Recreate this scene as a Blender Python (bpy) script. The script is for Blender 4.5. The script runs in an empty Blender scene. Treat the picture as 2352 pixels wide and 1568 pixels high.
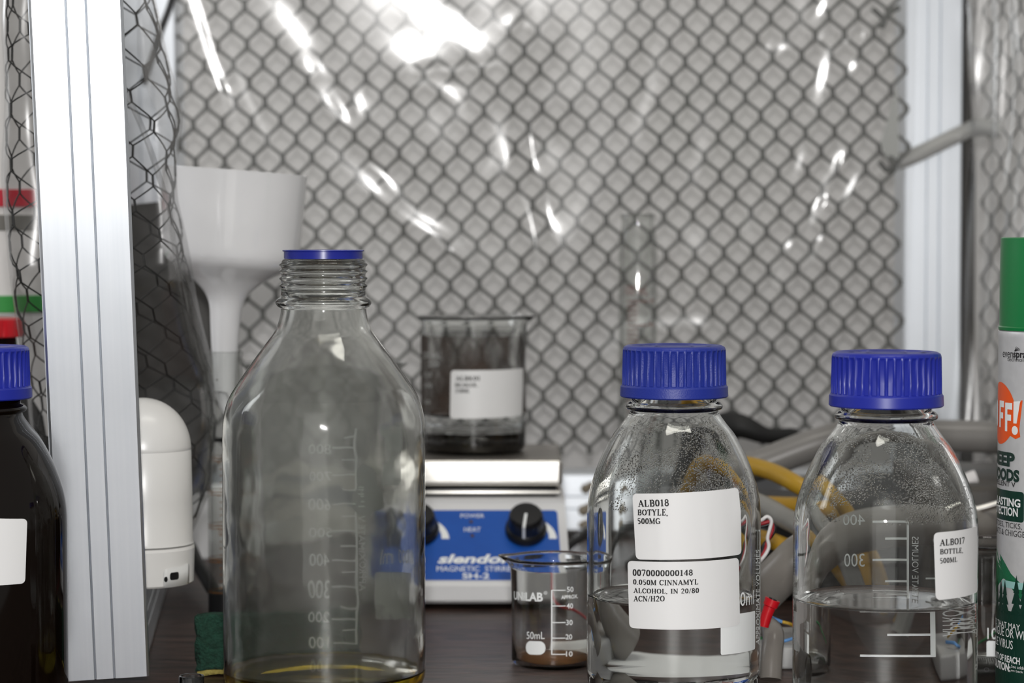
import bpy, bmesh, math, random
import numpy as np
from mathutils import Vector, Matrix

S = bpy.context.scene
COL = S.collection
PI = math.pi
random.seed(7)
rng = np.random.default_rng(5)

# ------------------------------------------------------------------ camera, light, exposure
F, CX, CY, VH = 5600.0, 1176.0, 784.0, 540.0
PITCH = math.atan((CY - VH) / F)
CAMZ = 0.233
cam_d = bpy.data.cameras.new('camera')
cam = bpy.data.objects.new('camera', cam_d)
COL.objects.link(cam)
cam.location = (0, 0, CAMZ)
cam.rotation_euler = (PI / 2 - PITCH, 0, 0)
cam_d.sensor_width = 36.0
cam_d.lens = F / 2352.0 * 36.0
cam_d.clip_start = 0.05
cam_d.dof.use_dof = True
cam_d.dof.focus_distance = 1.185
cam_d.dof.aperture_fstop = 10.5
S.camera = cam

S.view_settings.view_transform = 'Standard'
S.view_settings.look = 'None'
S.view_settings.gamma = 1.0
S.view_settings.use_curve_mapping = False
S.view_settings.exposure = 0.12
try:
    S.cycles.use_denoising = True
    S.cycles.denoiser = 'OPENIMAGEDENOISE'
    S.cycles.max_bounces = 16
    S.cycles.transmission_bounces = 16
    S.cycles.transparent_max_bounces = 24
    S.cycles.diffuse_bounces = 3
    S.cycles.glossy_bounces = 5
    S.cycles.sample_clamp_indirect = 5.0
    S.cycles.blur_glossy = 0.4
    S.cycles.use_adaptive_sampling = True
    S.cycles.adaptive_threshold = 0.02
except Exception:
    pass

world = bpy.data.worlds.new('room_light')
S.world = world
world.use_nodes = True
bg = world.node_tree.nodes['Background']
bg.inputs['Color'].default_value = (1.0, 0.98, 0.95, 1)
bg.inputs['Strength'].default_value = 0.25


def area_light(name, loc, target, sx, sy, power, color=(1, 1, 1)):
    d = bpy.data.lights.new(name, 'AREA')
    d.shape = 'RECTANGLE'
    d.size, d.size_y = sx, sy
    d.energy = power
    d.color = color
    o = bpy.data.objects.new(name, d)
    COL.objects.link(o)
    o.location = loc
    o.rotation_euler = (Vector(target) - Vector(loc)).to_track_quat('-Z', 'Y').to_euler()
    return o


FLASH = Vector((0.0, -0.01, CAMZ + 0.085))
area_light('camera_flash', FLASH, (0.0, 1.4, 0.16), 0.05, 0.025, 7.9, (1.0, 0.985, 0.97))
area_light('added_fill_light', (-0.5, -2.4, 0.75), (0.0, 1.2, 0.2), 1.9, 2.6, 9.0, (1.0, 0.985, 0.96))  # unseen soft fill added behind the camera to brighten post and prints
area_light('ceiling_lamp', (0.25, 0.75, 2.1), (0.1, 1.5, 0.1), 1.2, 0.25, 9.0, (1.0, 0.97, 0.88))
area_light('window_daylight', (-1.6, 1.75, 0.75), (-0.25, 1.75, 0.25), 0.9, 0.9, 9.0, (0.93, 0.97, 1.0))

# ------------------------------------------------------------------ pixel <-> place helpers (measuring the photograph)
_cp, _sp = math.cos(PITCH), math.sin(PITCH)


def ray(u, v):
    a, b = (u - CX) / F, (CY - v) / F
    return Vector((a, _cp + b * _sp, -_sp + b * _cp))


def P(u, v, d):
    r = ray(u, v)
    return Vector((0, 0, CAMZ)) + r * (d / r.y)


def hit_cyl(u, v, cx, cy, R, back=False):
    """arc position and height at which the sight line meets an upright cylinder"""
    r = ray(u, v)
    a = r.x * r.x + r.y * r.y
    b = -2 * (r.x * cx + r.y * cy)
    c = cx * cx + cy * cy - R * R
    disc = max(b * b - 4 * a * c, 0.0)
    t = (-b + math.sqrt(disc) * (1 if back else -1)) / (2 * a)
    p = r * t
    th = math.atan2(p.x - cx, -(p.y - cy))
    if back and th < 0:
        th += 2 * PI
    return (R * th, CAMZ + p.z)


# ------------------------------------------------------------------ materials
def mat(name):
    m = bpy.data.materials.new(name)
    m.use_nodes = True
    nt = m.node_tree
    return m, nt, nt.nodes['Principled BSDF'], nt.nodes['Material Output']


def pm(name, col, rough=0.5, metal=0.0, coat=0.0, spec=0.5, noise=None, bump=None, trans=0.0, ior=1.45, emis=None):
    m, nt, b, out = mat(name)
    b.inputs['Base Color'].default_value = (*col, 1)
    b.inputs['Roughness'].default_value = rough
    b.inputs['Metallic'].default_value = metal
    b.inputs['Coat Weight'].default_value = coat
    b.inputs['Specular IOR Level'].default_value = spec
    b.inputs['Transmission Weight'].default_value = trans
    b.inputs['IOR'].default_value = ior
    tc = None
    if noise or bump:
        tc = nt.nodes.new('ShaderNodeTexCoord')
    if noise:
        col2, scale, detail = noise[:3]
        sc3 = noise[3] if len(noise) > 3 else (1, 1, 1)
        mp = nt.nodes.new('ShaderNodeMapping')
        mp.inputs['Scale'].default_value = sc3
        nt.links.new(tc.outputs['Object'], mp.inputs['Vector'])
        n = nt.nodes.new('ShaderNodeTexNoise')
        n.inputs['Scale'].default_value = scale
        n.inputs['Detail'].default_value = detail
        nt.links.new(mp.outputs['Vector'], n.inputs['Vector'])
        rp = nt.nodes.new('ShaderNodeValToRGB')
        rp.color_ramp.elements[0].position = 0.35
        rp.color_ramp.elements[1].position = 0.65
        rp.color_ramp.elements[0].color = (*col, 1)
        rp.color_ramp.elements[1].color = (*col2, 1)
        nt.links.new(n.outputs['Fac'], rp.inputs['Fac'])
        nt.links.new(rp.outputs['Color'], b.inputs['Base Color'])
    if bump:
        scale, strength, dist = bump[:3]
        sc3 = bump[3] if len(bump) > 3 else (1, 1, 1)
        mp = nt.nodes.new('ShaderNodeMapping')
        mp.inputs['Scale'].default_value = sc3
        nt.links.new(tc.outputs['Object'], mp.inputs['Vector'])
        n = nt.nodes.new('ShaderNodeTexNoise')
        n.inputs['Scale'].default_value = scale
        n.inputs['Detail'].default_value = 3
        nt.links.new(mp.outputs['Vector'], n.inputs['Vector'])
        bp = nt.nodes.new('ShaderNodeBump')
        bp.inputs['Strength'].default_value = strength
        bp.inputs['Distance'].default_value = dist
        nt.links.new(n.outputs['Fac'], bp.inputs['Height'])
        nt.links.new(bp.outputs['Normal'], b.inputs['Normal'])
    return m


def glass(name, ior, col=(1, 1, 1), rough=0.0, wet=None, wavy=None):
    """clear interface; wet = (voronoi scale, height) gives beads of condensation"""
    m = bpy.data.materials.new(name)
    m.use_nodes = True
    nt = m.node_tree
    nt.nodes.remove(nt.nodes['Principled BSDF'])
    out = nt.nodes['Material Output']
    g = nt.nodes.new('ShaderNodeBsdfGlass')
    g.inputs['IOR'].default_value = ior
    g.inputs['Color'].default_value = (*col, 1)
    g.inputs['Roughness'].default_value = rough
    if wet:
        tc = nt.nodes.new('ShaderNodeTexCoord')
        v = nt.nodes.new('ShaderNodeTexVoronoi')
        v.inputs['Scale'].default_value = wet[0]
        nt.links.new(tc.outputs['Object'], v.inputs['Vector'])
        rp = nt.nodes.new('ShaderNodeValToRGB')
        rp.color_ramp.elements[0].position = 0.1
        rp.color_ramp.elements[0].color = (1, 1, 1, 1)
        rp.color_ramp.elements[1].position = 0.42
        rp.color_ramp.elements[1].color = (0, 0, 0, 1)
        nt.links.new(v.outputs['Distance'], rp.inputs['Fac'])
        n = nt.nodes.new('ShaderNodeTexNoise')
        n.inputs['Scale'].default_value = 60
        nt.links.new(tc.outputs['Object'], n.inputs['Vector'])
        rp2 = nt.nodes.new('ShaderNodeValToRGB')
        rp2.color_ramp.elements[0].position = 0.47
        rp2.color_ramp.elements[1].position = 0.62
        nt.links.new(n.outputs['Fac'], rp2.inputs['Fac'])
        mx = nt.nodes.new('ShaderNodeMath')
        mx.operation = 'MULTIPLY'
        nt.links.new(rp.outputs['Color'], mx.inputs[0])
        nt.links.new(rp2.outputs['Color'], mx.inputs[1])
        bp = nt.nodes.new('ShaderNodeBump')
        bp.inputs['Strength'].default_value = 0.8
        bp.inputs['Distance'].default_value = wet[1]
        nt.links.new(mx.outputs['Value'], bp.inputs['Height'])
        nt.links.new(bp.outputs['Normal'], g.inputs['Normal'])
    elif wavy:
        tc = nt.nodes.new('ShaderNodeTexCoord')
        n = nt.nodes.new('ShaderNodeTexNoise')
        n.inputs['Scale'].default_value = wavy[0]
        n.inputs['Detail'].default_value = 2
        nt.links.new(tc.outputs['Object'], n.inputs['Vector'])
        bp = nt.nodes.new('ShaderNodeBump')
        bp.inputs['Strength'].default_value = 1.0
        bp.inputs['Distance'].default_value = wavy[1]
        nt.links.new(n.outputs['Fac'], bp.inputs['Height'])
        nt.links.new(bp.outputs['Normal'], g.inputs['Normal'])
    nt.links.new(g.outputs['BSDF'], out.inputs['Surface'])
    return m


def film(name, rough, fac, col=(1, 1, 1), tint=(1, 1, 1), edge_gloss=0.5):
    """thin clear plastic: see-through with a glossy sheen"""
    m = bpy.data.materials.new(name)
    m.use_nodes = True
    nt = m.node_tree
    nt.nodes.remove(nt.nodes['Principled BSDF'])
    out = nt.nodes['Material Output']
    t = nt.nodes.new('ShaderNodeBsdfTransparent')
    t.inputs['Color'].default_value = (*tint, 1)
    g = nt.nodes.new('ShaderNodeBsdfGlossy')
    g.inputs['Roughness'].default_value = rough
    g.inputs['Color'].default_value = (*col, 1)
    fr = nt.nodes.new('ShaderNodeLayerWeight')
    fr.inputs['Blend'].default_value = 0.25
    ma = nt.nodes.new('ShaderNodeMath')
    ma.operation = 'MULTIPLY_ADD'
    ma.inputs[1].default_value = edge_gloss
    ma.inputs[2].default_value = fac
    ma.use_clamp = True
    nt.links.new(fr.outputs['Fresnel'], ma.inputs[0])
    mx = nt.nodes.new('ShaderNodeMixShader')
    nt.links.new(ma.outputs['Value'], mx.inputs['Fac'])
    nt.links.new(t.outputs['BSDF'], mx.inputs[1])
    nt.links.new(g.outputs['BSDF'], mx.inputs[2])
    nt.links.new(mx.outputs['Shader'], out.inputs['Surface'])
    return m


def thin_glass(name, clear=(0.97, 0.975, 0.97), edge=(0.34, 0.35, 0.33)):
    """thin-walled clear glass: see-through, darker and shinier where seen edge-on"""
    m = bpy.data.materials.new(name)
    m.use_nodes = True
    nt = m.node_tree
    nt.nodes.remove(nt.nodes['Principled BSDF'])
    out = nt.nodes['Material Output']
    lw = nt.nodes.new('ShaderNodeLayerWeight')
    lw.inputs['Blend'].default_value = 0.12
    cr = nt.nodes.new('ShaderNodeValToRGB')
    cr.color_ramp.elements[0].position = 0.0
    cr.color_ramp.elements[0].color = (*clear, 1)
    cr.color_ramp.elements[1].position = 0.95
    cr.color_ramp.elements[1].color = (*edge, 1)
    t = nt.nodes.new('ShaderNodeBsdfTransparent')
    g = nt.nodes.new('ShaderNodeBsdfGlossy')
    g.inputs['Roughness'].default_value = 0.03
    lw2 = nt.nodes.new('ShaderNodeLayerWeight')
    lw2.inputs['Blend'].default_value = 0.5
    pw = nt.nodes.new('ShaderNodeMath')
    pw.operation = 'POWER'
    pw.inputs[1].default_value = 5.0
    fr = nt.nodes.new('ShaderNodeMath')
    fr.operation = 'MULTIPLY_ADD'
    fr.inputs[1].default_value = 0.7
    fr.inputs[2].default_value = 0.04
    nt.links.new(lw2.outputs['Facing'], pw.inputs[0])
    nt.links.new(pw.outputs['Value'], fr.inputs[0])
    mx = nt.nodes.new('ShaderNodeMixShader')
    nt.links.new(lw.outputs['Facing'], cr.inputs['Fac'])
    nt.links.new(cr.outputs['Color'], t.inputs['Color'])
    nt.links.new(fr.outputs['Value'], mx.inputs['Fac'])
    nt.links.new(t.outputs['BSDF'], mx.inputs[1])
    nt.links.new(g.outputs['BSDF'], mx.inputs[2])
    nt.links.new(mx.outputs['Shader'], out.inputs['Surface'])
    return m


def patchy(name, col, scale, lo, hi, most, stretch=(1, 1, 1)):
    """a stain: patches of dull residue on clear glass"""
    m = bpy.data.materials.new(name)
    m.use_nodes = True
    nt = m.node_tree
    b = nt.nodes['Principled BSDF']
    out = nt.nodes['Material Output']
    b.inputs['Base Color'].default_value = (*col, 1)
    b.inputs['Roughness'].default_value = 0.7
    tc = nt.nodes.new('ShaderNodeTexCoord')
    mp = nt.nodes.new('ShaderNodeMapping')
    mp.inputs['Scale'].default_value = stretch
    n = nt.nodes.new('ShaderNodeTexNoise')
    n.inputs['Scale'].default_value = scale
    n.inputs['Detail'].default_value = 5
    rp = nt.nodes.new('ShaderNodeMapRange')
    rp.inputs['From Min'].default_value = lo
    rp.inputs['From Max'].default_value = hi
    rp.inputs['To Min'].default_value = 0
    rp.inputs['To Max'].default_value = most
    t = nt.nodes.new('ShaderNodeBsdfTransparent')
    mx = nt.nodes.new('ShaderNodeMixShader')
    nt.links.new(tc.outputs['Object'], mp.inputs['Vector'])
    nt.links.new(mp.outputs['Vector'], n.inputs['Vector'])
    nt.links.new(n.outputs['Fac'], rp.inputs['Value'])
    nt.links.new(rp.outputs['Result'], mx.inputs['Fac'])
    nt.links.new(t.outputs['BSDF'], mx.inputs[1])
    nt.links.new(b.outputs['BSDF'], mx.inputs[2])
    nt.links.new(mx.outputs['Shader'], out.inputs['Surface'])
    return m


N_G, N_W = 1.47, 1.335
M = {}
M['glass'] = glass('clear_glass', N_G, (0.985, 0.99, 0.985))
M['thin'] = thin_glass('thin_clear_glass')
M['glass_old'] = glass('clear_old_glass', N_G, (0.965, 0.97, 0.96), rough=0.07, wavy=(30, 0.0012))
M['glass_wet'] = glass('misted_glass', N_G, (0.97, 0.98, 0.97), wet=(1150, 0.00035))
M['water_side'] = glass('liquid_against_glass', N_W / N_G, (1, 1, 1))
M['water_top'] = glass('liquid_surface', N_W, (1, 1, 1))
M['yellow_liquid'] = glass('yellowish_liquid_against_glass', N_W / N_G, (0.86, 0.78, 0.28))
M['cap_blue'] = pm('blue_plastic', (0.012, 0.022, 0.30), 0.36, spec=0.5)
M['cap_blue_rough'] = pm('blue_plastic_worn', (0.014, 0.03, 0.27), 0.42, bump=(1500, 0.25, 0.0004))
M['ring_blue'] = pm('blue_ring_plastic', (0.012, 0.02, 0.26), 0.25)
M['black'] = pm('black_plastic', (0.008, 0.008, 0.009), 0.35)
M['black_rubber'] = pm('black_rubber', (0.012, 0.012, 0.012), 0.6)
M['label'] = pm('white_label_paper', (0.80, 0.80, 0.80), 0.45)
M['ink'] = pm('black_ink', (0.012, 0.011, 0.012), 0.5)
M['print_white'] = pm('white_enamel_print', (0.86, 0.88, 0.88), 0.5)
M['print_grey'] = pm('grey_print', (0.42, 0.43, 0.42), 0.6)
M['porcelain'] = pm('white_porcelain', (0.78, 0.78, 0.79), 0.08, coat=0.6, noise=((0.74, 0.74, 0.75), 30, 2))
M['white_plastic'] = pm('white_plastic', (0.74, 0.73, 0.71), 0.28)
M['amber'] = pm('dark_amber_glass', (0.0035, 0.0018, 0.0010), 0.06)
M['orange_print'] = pm('orange_brown_print', (0.22, 0.085, 0.012), 0.5)
M['pink_print'] = pm('reddish_brown_print', (0.19, 0.085, 0.075), 0.6)
M['blue_panel'] = pm('blue_panel', (0.005, 0.075, 0.38), 0.35, noise=((0.006, 0.085, 0.42), 40, 4))
M['casing'] = pm('pale_grey_casing', (0.62, 0.62, 0.63), 0.35)
M['steel'] = pm('polished_steel', (0.80, 0.78, 0.74), 0.34, 1.0, bump=(300, 0.06, 0.001))
M['steel_dull'] = pm('brushed_steel_top', (0.36, 0.34, 0.31), 0.42, 1.0, noise=((0.22, 0.20, 0.18), 25, 4))
M['green_pad'] = pm('green_scouring_pad', (0.006, 0.032, 0.019), 0.9, noise=((0.012, 0.058, 0.036), 300, 6), bump=(700, 1.0, 0.002))
M['sponge'] = pm('yellow_sponge', (0.42, 0.36, 0.10), 0.9, noise=((0.30, 0.24, 0.06), 120, 5), bump=(400, 1.0, 0.002))
M['yellow_tube'] = pm('amber_rubber_tube', (0.36, 0.20, 0.012), 0.38, spec=0.5, noise=((0.42, 0.25, 0.02), 12, 3))
M['grey_hose'] = pm('grey_plastic_hose', (0.22, 0.21, 0.20), 0.28)
M['pale_tube'] = pm('cloudy_tube', (0.25, 0.245, 0.23), 0.32, noise=((0.19, 0.185, 0.17), 18, 3))
M['clear_hose'] = pm('cloudy_clear_hose', (0.17, 0.155, 0.14), 0.28, noise=((0.22, 0.205, 0.185), 20, 3))
M['red'] = pm('red_plastic', (0.55, 0.006, 0.014), 0.3)
M['red_wire'] = pm('red_wire', (0.34, 0.008, 0.016), 0.4)
M['white_wire'] = pm('white_wire', (0.7, 0.68, 0.68), 0.4)
M['blue_wire'] = pm('blue_wire', (0.10, 0.26, 0.55), 0.4)
M['green_wire'] = pm('green_wire', (0.02, 0.22, 0.06), 0.4)
M['gold_wire'] = pm('yellow_wire', (0.45, 0.27, 0.02), 0.4)
M['tub_white'] = pm('white_tub_plastic', (0.72, 0.71, 0.70), 0.4)
M['tub_red'] = pm('red_band', (0.52, 0.015, 0.035), 0.4)
M['tub_green'] = pm('green_band', (0.04, 0.30, 0.06), 0.4)
M['tub_grey'] = pm('grey_band', (0.17, 0.165, 0.15), 0.5)
M['dark_board'] = pm('dark_grey_board', (0.085, 0.083, 0.08), 0.6, noise=((0.065, 0.063, 0.06), 4, 3))
M['box_black'] = pm('black_box', (0.010, 0.010, 0.011), 0.4)
M['pale_block'] = pm('pale_block', (0.40, 0.40, 0.40), 0.4)
M['mesh_wire'] = pm('black_wire', (0.014, 0.014, 0.013), 0.5)
M['mesh_grey'] = pm('dark_grey_wire', (0.15, 0.152, 0.145), 0.6)
M['glue'] = pm('beige_glue', (0.36, 0.31, 0.24), 0.6, noise=((0.26, 0.22, 0.17), 60, 3))
M['rust'] = pm('brown_stain', (0.10, 0.06, 0.04), 0.6)
M['can_white'] = pm('silver_white_can', (0.62, 0.62, 0.63), 0.28, metal=0.25, noise=((0.58, 0.58, 0.59), 200, 2))
M['can_green'] = pm('green_cap_plastic', (0.003, 0.17, 0.042), 0.3)
M['can_dark'] = pm('dark_green_print', (0.004, 0.034, 0.022), 0.3)
M['can_hill'] = pm('mid_green_print', (0.012, 0.14, 0.06), 0.3)
M['can_lake'] = pm('pale_teal_print', (0.30, 0.55, 0.52), 0.3)
M['can_orange'] = pm('orange_print', (0.80, 0.09, 0.006), 0.3)
M['can_text'] = pm('white_print', (0.80, 0.80, 0.80), 0.35)
M['can_ink'] = pm('dark_green_ink', (0.008, 0.03, 0.022), 0.4)
M['soot'] = patchy('brown_residue', (0.045, 0.027, 0.018), 50, 0.32, 0.60, 0.88, (1, 1, 0.6))
M['haze'] = patchy('grey_haze', (0.42, 0.42, 0.40), 14, 0.15, 0.75, 0.20)
M['brown_tint'] = patchy('brown_film', (0.36, 0.17, 0.06), 30, 0.25, 0.7, 0.30)
M['tarry'] = pm('dark_brown_liquid', (0.010, 0.007, 0.004), 0.04, coat=0.3)
M['tape'] = pm('cloudy_tape', (0.42, 0.42, 0.41), 0.3)
M['flap'] = pm('pale_grey_card', (0.50, 0.51, 0.49), 0.6)
M['frost'] = patchy('frosted_patch', (0.80, 0.82, 0.80), 70, 0.1, 0.5, 0.92)
M['film_back'] = film('clear_plastic_film', 0.17, 0.06, tint=(0.97, 0.97, 0.97))
M['film_side'] = film('clear_plastic_film_edge', 0.20, 0.012, tint=(0.86, 0.86, 0.86), edge_gloss=0.22)
M['syringe'] = glass('cloudy_syringe_plastic', 1.3, (0.75, 0.75, 0.74), rough=0.25)
M['wall'] = pm('pale_grey_wall', (0.82, 0.805, 0.79), 0.8, noise=((0.79, 0.775, 0.765), 3, 3), bump=(150, 0.08, 0.002))
M['wall_white'] = pm('white_wall', (0.82, 0.82, 0.83), 0.8, noise=((0.80, 0.80, 0.81), 3, 2))


def make_alu():
    m, nt, b, out = mat('brushed_aluminium')
    b.inputs['Metallic'].default_value = 1.0
    tc = nt.nodes.new('ShaderNodeTexCoord')
    mp = nt.nodes.new('ShaderNodeMapping')
    mp.inputs['Scale'].default_value = (400, 400, 3)
    n = nt.nodes.new('ShaderNodeTexNoise')
    n.inputs['Scale'].default_value = 1.0
    n.inputs['Detail'].default_value = 3
    nt.links.new(tc.outputs['Object'], mp.inputs['Vector'])
    nt.links.new(mp.outputs['Vector'], n.inputs['Vector'])
    n2 = nt.nodes.new('ShaderNodeTexNoise')
    n2.inputs['Scale'].default_value = 28
    n2.inputs['Detail'].default_value = 4
    nt.links.new(tc.outputs['Object'], n2.inputs['Vector'])
    rp = nt.nodes.new('ShaderNodeMapRange')
    rp.inputs['To Min'].default_value = 0.34
    rp.inputs['To Max'].default_value = 0.39
    nt.links.new(n2.outputs['Fac'], rp.inputs['Value'])
    nt.links.new(rp.outputs['Result'], b.inputs['Roughness'])
    cr = nt.nodes.new('ShaderNodeValToRGB')
    cr.color_ramp.elements[0].color = (0.72, 0.76, 0.81, 1)
    cr.color_ramp.elements[1].color = (0.82, 0.85, 0.89, 1)
    nt.links.new(n.outputs['Fac'], cr.inputs['Fac'])
    nt.links.new(cr.outputs['Color'], b.inputs['Base Color'])
    bp = nt.nodes.new('ShaderNodeBump')
    bp.inputs['Strength'].default_value = 0.08
    bp.inputs['Distance'].default_value = 0.0005
    nt.links.new(n.outputs['Fac'], bp.inputs['Height'])
    nt.links.new(bp.outputs['Normal'], b.inputs['Normal'])
    return m


M['alu'] = make_alu()


def make_wood():
    m, nt, b, out = mat('dark_stained_wood')
    tc = nt.nodes.new('ShaderNodeTexCoord')
    mp = nt.nodes.new('ShaderNodeMapping')
    mp.inputs['Scale'].default_value = (7, 34, 7)
    n = nt.nodes.new('ShaderNodeTexNoise')
    n.inputs['Scale'].default_value = 4
    n.inputs['Detail'].default_value = 7
    n.inputs['Distortion'].default_value = 1.2
    nt.links.new(tc.outputs['Object'], mp.inputs['Vector'])
    nt.links.new(mp.outputs['Vector'], n.inputs['Vector'])
    cr = nt.nodes.new('ShaderNodeValToRGB')
    cr.color_ramp.elements[0].position = 0.36
    cr.color_ramp.elements[1].position = 0.66
    cr.color_ramp.elements[0].color = (0.016, 0.009, 0.007, 1)
    cr.color_ramp.elements[1].color = (0.080, 0.046, 0.036, 1)
    nt.links.new(n.outputs['Fac'], cr.inputs['Fac'])
    nt.links.new(cr.outputs['Color'], b.inputs['Base Color'])
    b.inputs['Roughness'].default_value = 0.40
    b.inputs['Specular IOR Level'].default_value = 0.35
    bp = nt.nodes.new('ShaderNodeBump')
    bp.inputs['Strength'].default_value = 0.6
    bp.inputs['Distance'].default_value = 0.0014
    nt.links.new(n.outputs['Fac'], bp.inputs['Height'])
    nt.links.new(bp.outputs['Normal'], b.inputs['Normal'])
    return m


M['wood'] = make_wood()


# ------------------------------------------------------------------ object helpers
def link(name, V, Fc, m, parent=None, loc=(0, 0, 0), smooth=True, midx=None, angle=None):
    me = bpy.data.meshes.new(name)
    me.from_pydata([tuple(p) for p in V], [], [tuple(f) for f in Fc])
    for mm in (m if isinstance(m, (list, tuple)) else [m]):
        me.materials.append(M[mm] if isinstance(mm, str) else mm)
    if midx is not None:
        me.polygons.foreach_set('material_index', midx)
    me.polygons.foreach_set('use_smooth', [smooth] * len(me.polygons))
    me.update()
    if smooth and angle is not None:
        me.set_sharp_from_angle(angle=math.radians(angle))
    o = bpy.data.objects.new(name, me)
    COL.objects.link(o)
    o.location = loc
    if parent is not None:
        o.parent = parent
    return o


def tag(o, label=None, cat=None, group=None, kind=None):
    if label:
        o['label'] = label
    if cat:
        o['category'] = cat
    if group:
        o['group'] = group
    if kind:
        o['kind'] = kind
    return o


def thing(name, label, cat, loc=(0, 0, 0), group=None):
    o = bpy.data.objects.new(name, None)
    o.empty_display_size = 0.02
    COL.objects.link(o)
    o.location = loc
    return tag(o, label, cat, group)


class MB:
    def __init__(s):
        s.V, s.F, s.I = [], [], []

    def add(s, V, Fc, i=0):
        n = len(s.V)
        s.V += [Vector(p) for p in V]
        s.F += [tuple(k + n for k in f) for f in Fc]
        s.I += [i] * len(Fc)

    def build(s, name, m, parent=None, loc=(0, 0, 0), smooth=True, angle=None):
        return link(name, s.V, s.F, m, parent, loc, smooth, s.I, angle)


def crom(pts, n=6):
    """Catmull-Rom through points (tuples of any length)"""
    pts = [np.array(p, float) for p in pts]
    q = [2 * pts[0] - pts[1]] + pts + [2 * pts[-1] - pts[-2]]
    out = []
    for i in range(1, len(q) - 2):
        for k in range(n):
            t = k / n
            a, b, c, d = q[i - 1], q[i], q[i + 1], q[i + 2]
            out.append(0.5 * ((2 * b) + (c - a) * t + (2 * a - 5 * b + 4 * c - d) * t * t + (3 * b - a - 3 * c + d) * t ** 3))
    out.append(pts[-1])
    return [tuple(p) for p in out]


def lathe(prof, n=96, deform=None, close_start=False, close_end=False, loop=False):
    """spin (r, z) around z. Profile order bottom->top outside gives outward normals."""
    V, Fc = [], []
    m = len(prof)
    for (r, z) in prof:
        for k in range(n):
            a = 2 * PI * k / n
            p = Vector((r * math.sin(a), -r * math.cos(a), z))
            if deform:
                p = deform(p, a, r, z)
            V.append(p)
    R = range(m) if loop else range(m - 1)
    for j in R:
        j2 = (j + 1) % m
        for k in range(n):
            k2 = (k + 1) % n
            Fc.append((j * n + k, j * n + k2, j2 * n + k2, j2 * n + k))
    if close_start:
        Fc.append(tuple(reversed([k for k in range(n)])))
    if close_end:
        Fc.append(tuple((m - 1) * n + k for k in range(n)))
    return V, Fc


def tube(path, r, n=10, caps=True, smooth=0):
    if smooth:
        path = crom([tuple(p) for p in path], smooth)
    pts = [Vector(p) for p in path]
    rs = r if isinstance(r, (list, tuple)) else [r] * len(pts)
    if len(rs) != len(pts):
        rs = list(np.interp(np.linspace(0, 1, len(pts)), np.linspace(0, 1, len(rs)), rs))
    V, Fc = [], []
    t0 = (pts[1] - pts[0]).normalized()
    up = Vector((0, 0, 1)) if abs(t0.z) < 0.9 else Vector((1, 0, 0))
    nrm = t0.cross(up).normalized()
    for i, p in enumerate(pts):
        a, b = pts[max(i - 1, 0)], pts[min(i + 1, len(pts) - 1)]
        t = (b - a).normalized()
        nrm = (nrm - t * nrm.dot(t)).normalized()
        bn = t.cross(nrm)
        for k in range(n):
            an = 2 * PI * k / n
            V.append(p + (nrm * math.cos(an) + bn * math.sin(an)) * rs[i])
    for i in range(len(pts) - 1):
        for k in range(n):
            k2 = (k + 1) % n
            Fc.append((i * n + k, i * n + k2, (i + 1) * n + k2, (i + 1) * n + k))
    if caps:
        Fc.append(tuple(reversed(range(n))))
        Fc.append(tuple((len(pts) - 1) * n + k for k in range(n)))
    return V, Fc


def box(x0, x1, y0, y1, z0, z1):
    V = [(x, y, z) for z in (z0, z1) for y in (y0, y1) for x in (x0, x1)]
    Fc = [(0, 2, 3, 1), (4, 5, 7, 6), (0, 1, 5, 4), (2, 6, 7, 3), (0, 4, 6, 2), (1, 3, 7, 5)]
    return V, Fc


def rbox(x0, x1, y0, y1, z0, z1, r=0.002, seg=3):
    bm = bmesh.new()
    V, Fc = box(x0, x1, y0, y1, z0, z1)
    vs = [bm.verts.new(p) for p in V]
    for f in Fc:
        bm.faces.new([vs[k] for k in f])
    bmesh.ops.bevel(bm, geom=bm.edges[:], offset=r, segments=seg, affect='EDGES', profile=0.5)
    bm.verts.index_update()
    V = [v.co.copy() for v in bm.verts]
    Fc = [[v.index for v in f.verts] for f in bm.faces]
    bm.free()
    return V, Fc


def prism(poly, axis_pts):
    """sweep a polygon given as function of end (list of 3D loops) into a closed solid"""
    V, Fc = [], []
    n = len(axis_pts[0])
    for loop in axis_pts:
        V += [Vector(p) for p in loop]
    for j in range(len(axis_pts) - 1):
        for k in range(n):
            k2 = (k + 1) % n
            Fc.append((j * n + k, j * n + k2, (j + 1) * n + k2, (j + 1) * n + k))
    Fc.append(tuple(reversed(range(n))))
    Fc.append(tuple((len(axis_pts) - 1) * n + k for k in range(n)))
    return V, Fc


# ------------------------------------------------------------------ lettering
_tc = {}


def sans(txt, bold=0.0, shear=0.0):
    key = (txt, bold, shear)
    if key in _tc:
        return _tc[key]
    cu = bpy.data.curves.new('lettering_temp', 'FONT')
    cu.body = txt
    cu.size = 1.0
    cu.resolution_u = 3
    cu.offset = bold
    cu.shear = shear
    o = bpy.data.objects.new('lettering_temp', cu)
    COL.objects.link(o)
    dg = bpy.context.evaluated_depsgraph_get()
    me = bpy.data.meshes.new_from_object(o.evaluated_get(dg))
    V = [(v.co.x, v.co.y) for v in me.vertices]
    Fc = [tuple(p.vertices) for p in me.polygons]
    nz = [p.normal.z for p in me.polygons]
    Fc = [f if z > 0 else tuple(reversed(f)) for f, z in zip(Fc, nz)]
    bpy.data.objects.remove(o)
    bpy.data.curves.remove(cu)
    bpy.data.meshes.remove(me)
    _tc[key] = (V, Fc)
    return _tc[key]


def _arc(cx, cy, rx, ry, a0, a1, n=8):
    return [(cx + rx * math.cos(math.radians(a0 + (a1 - a0) * k / n)), cy + ry * math.sin(math.radians(a0 + (a1 - a0) * k / n))) for k in range(n + 1)]


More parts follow.
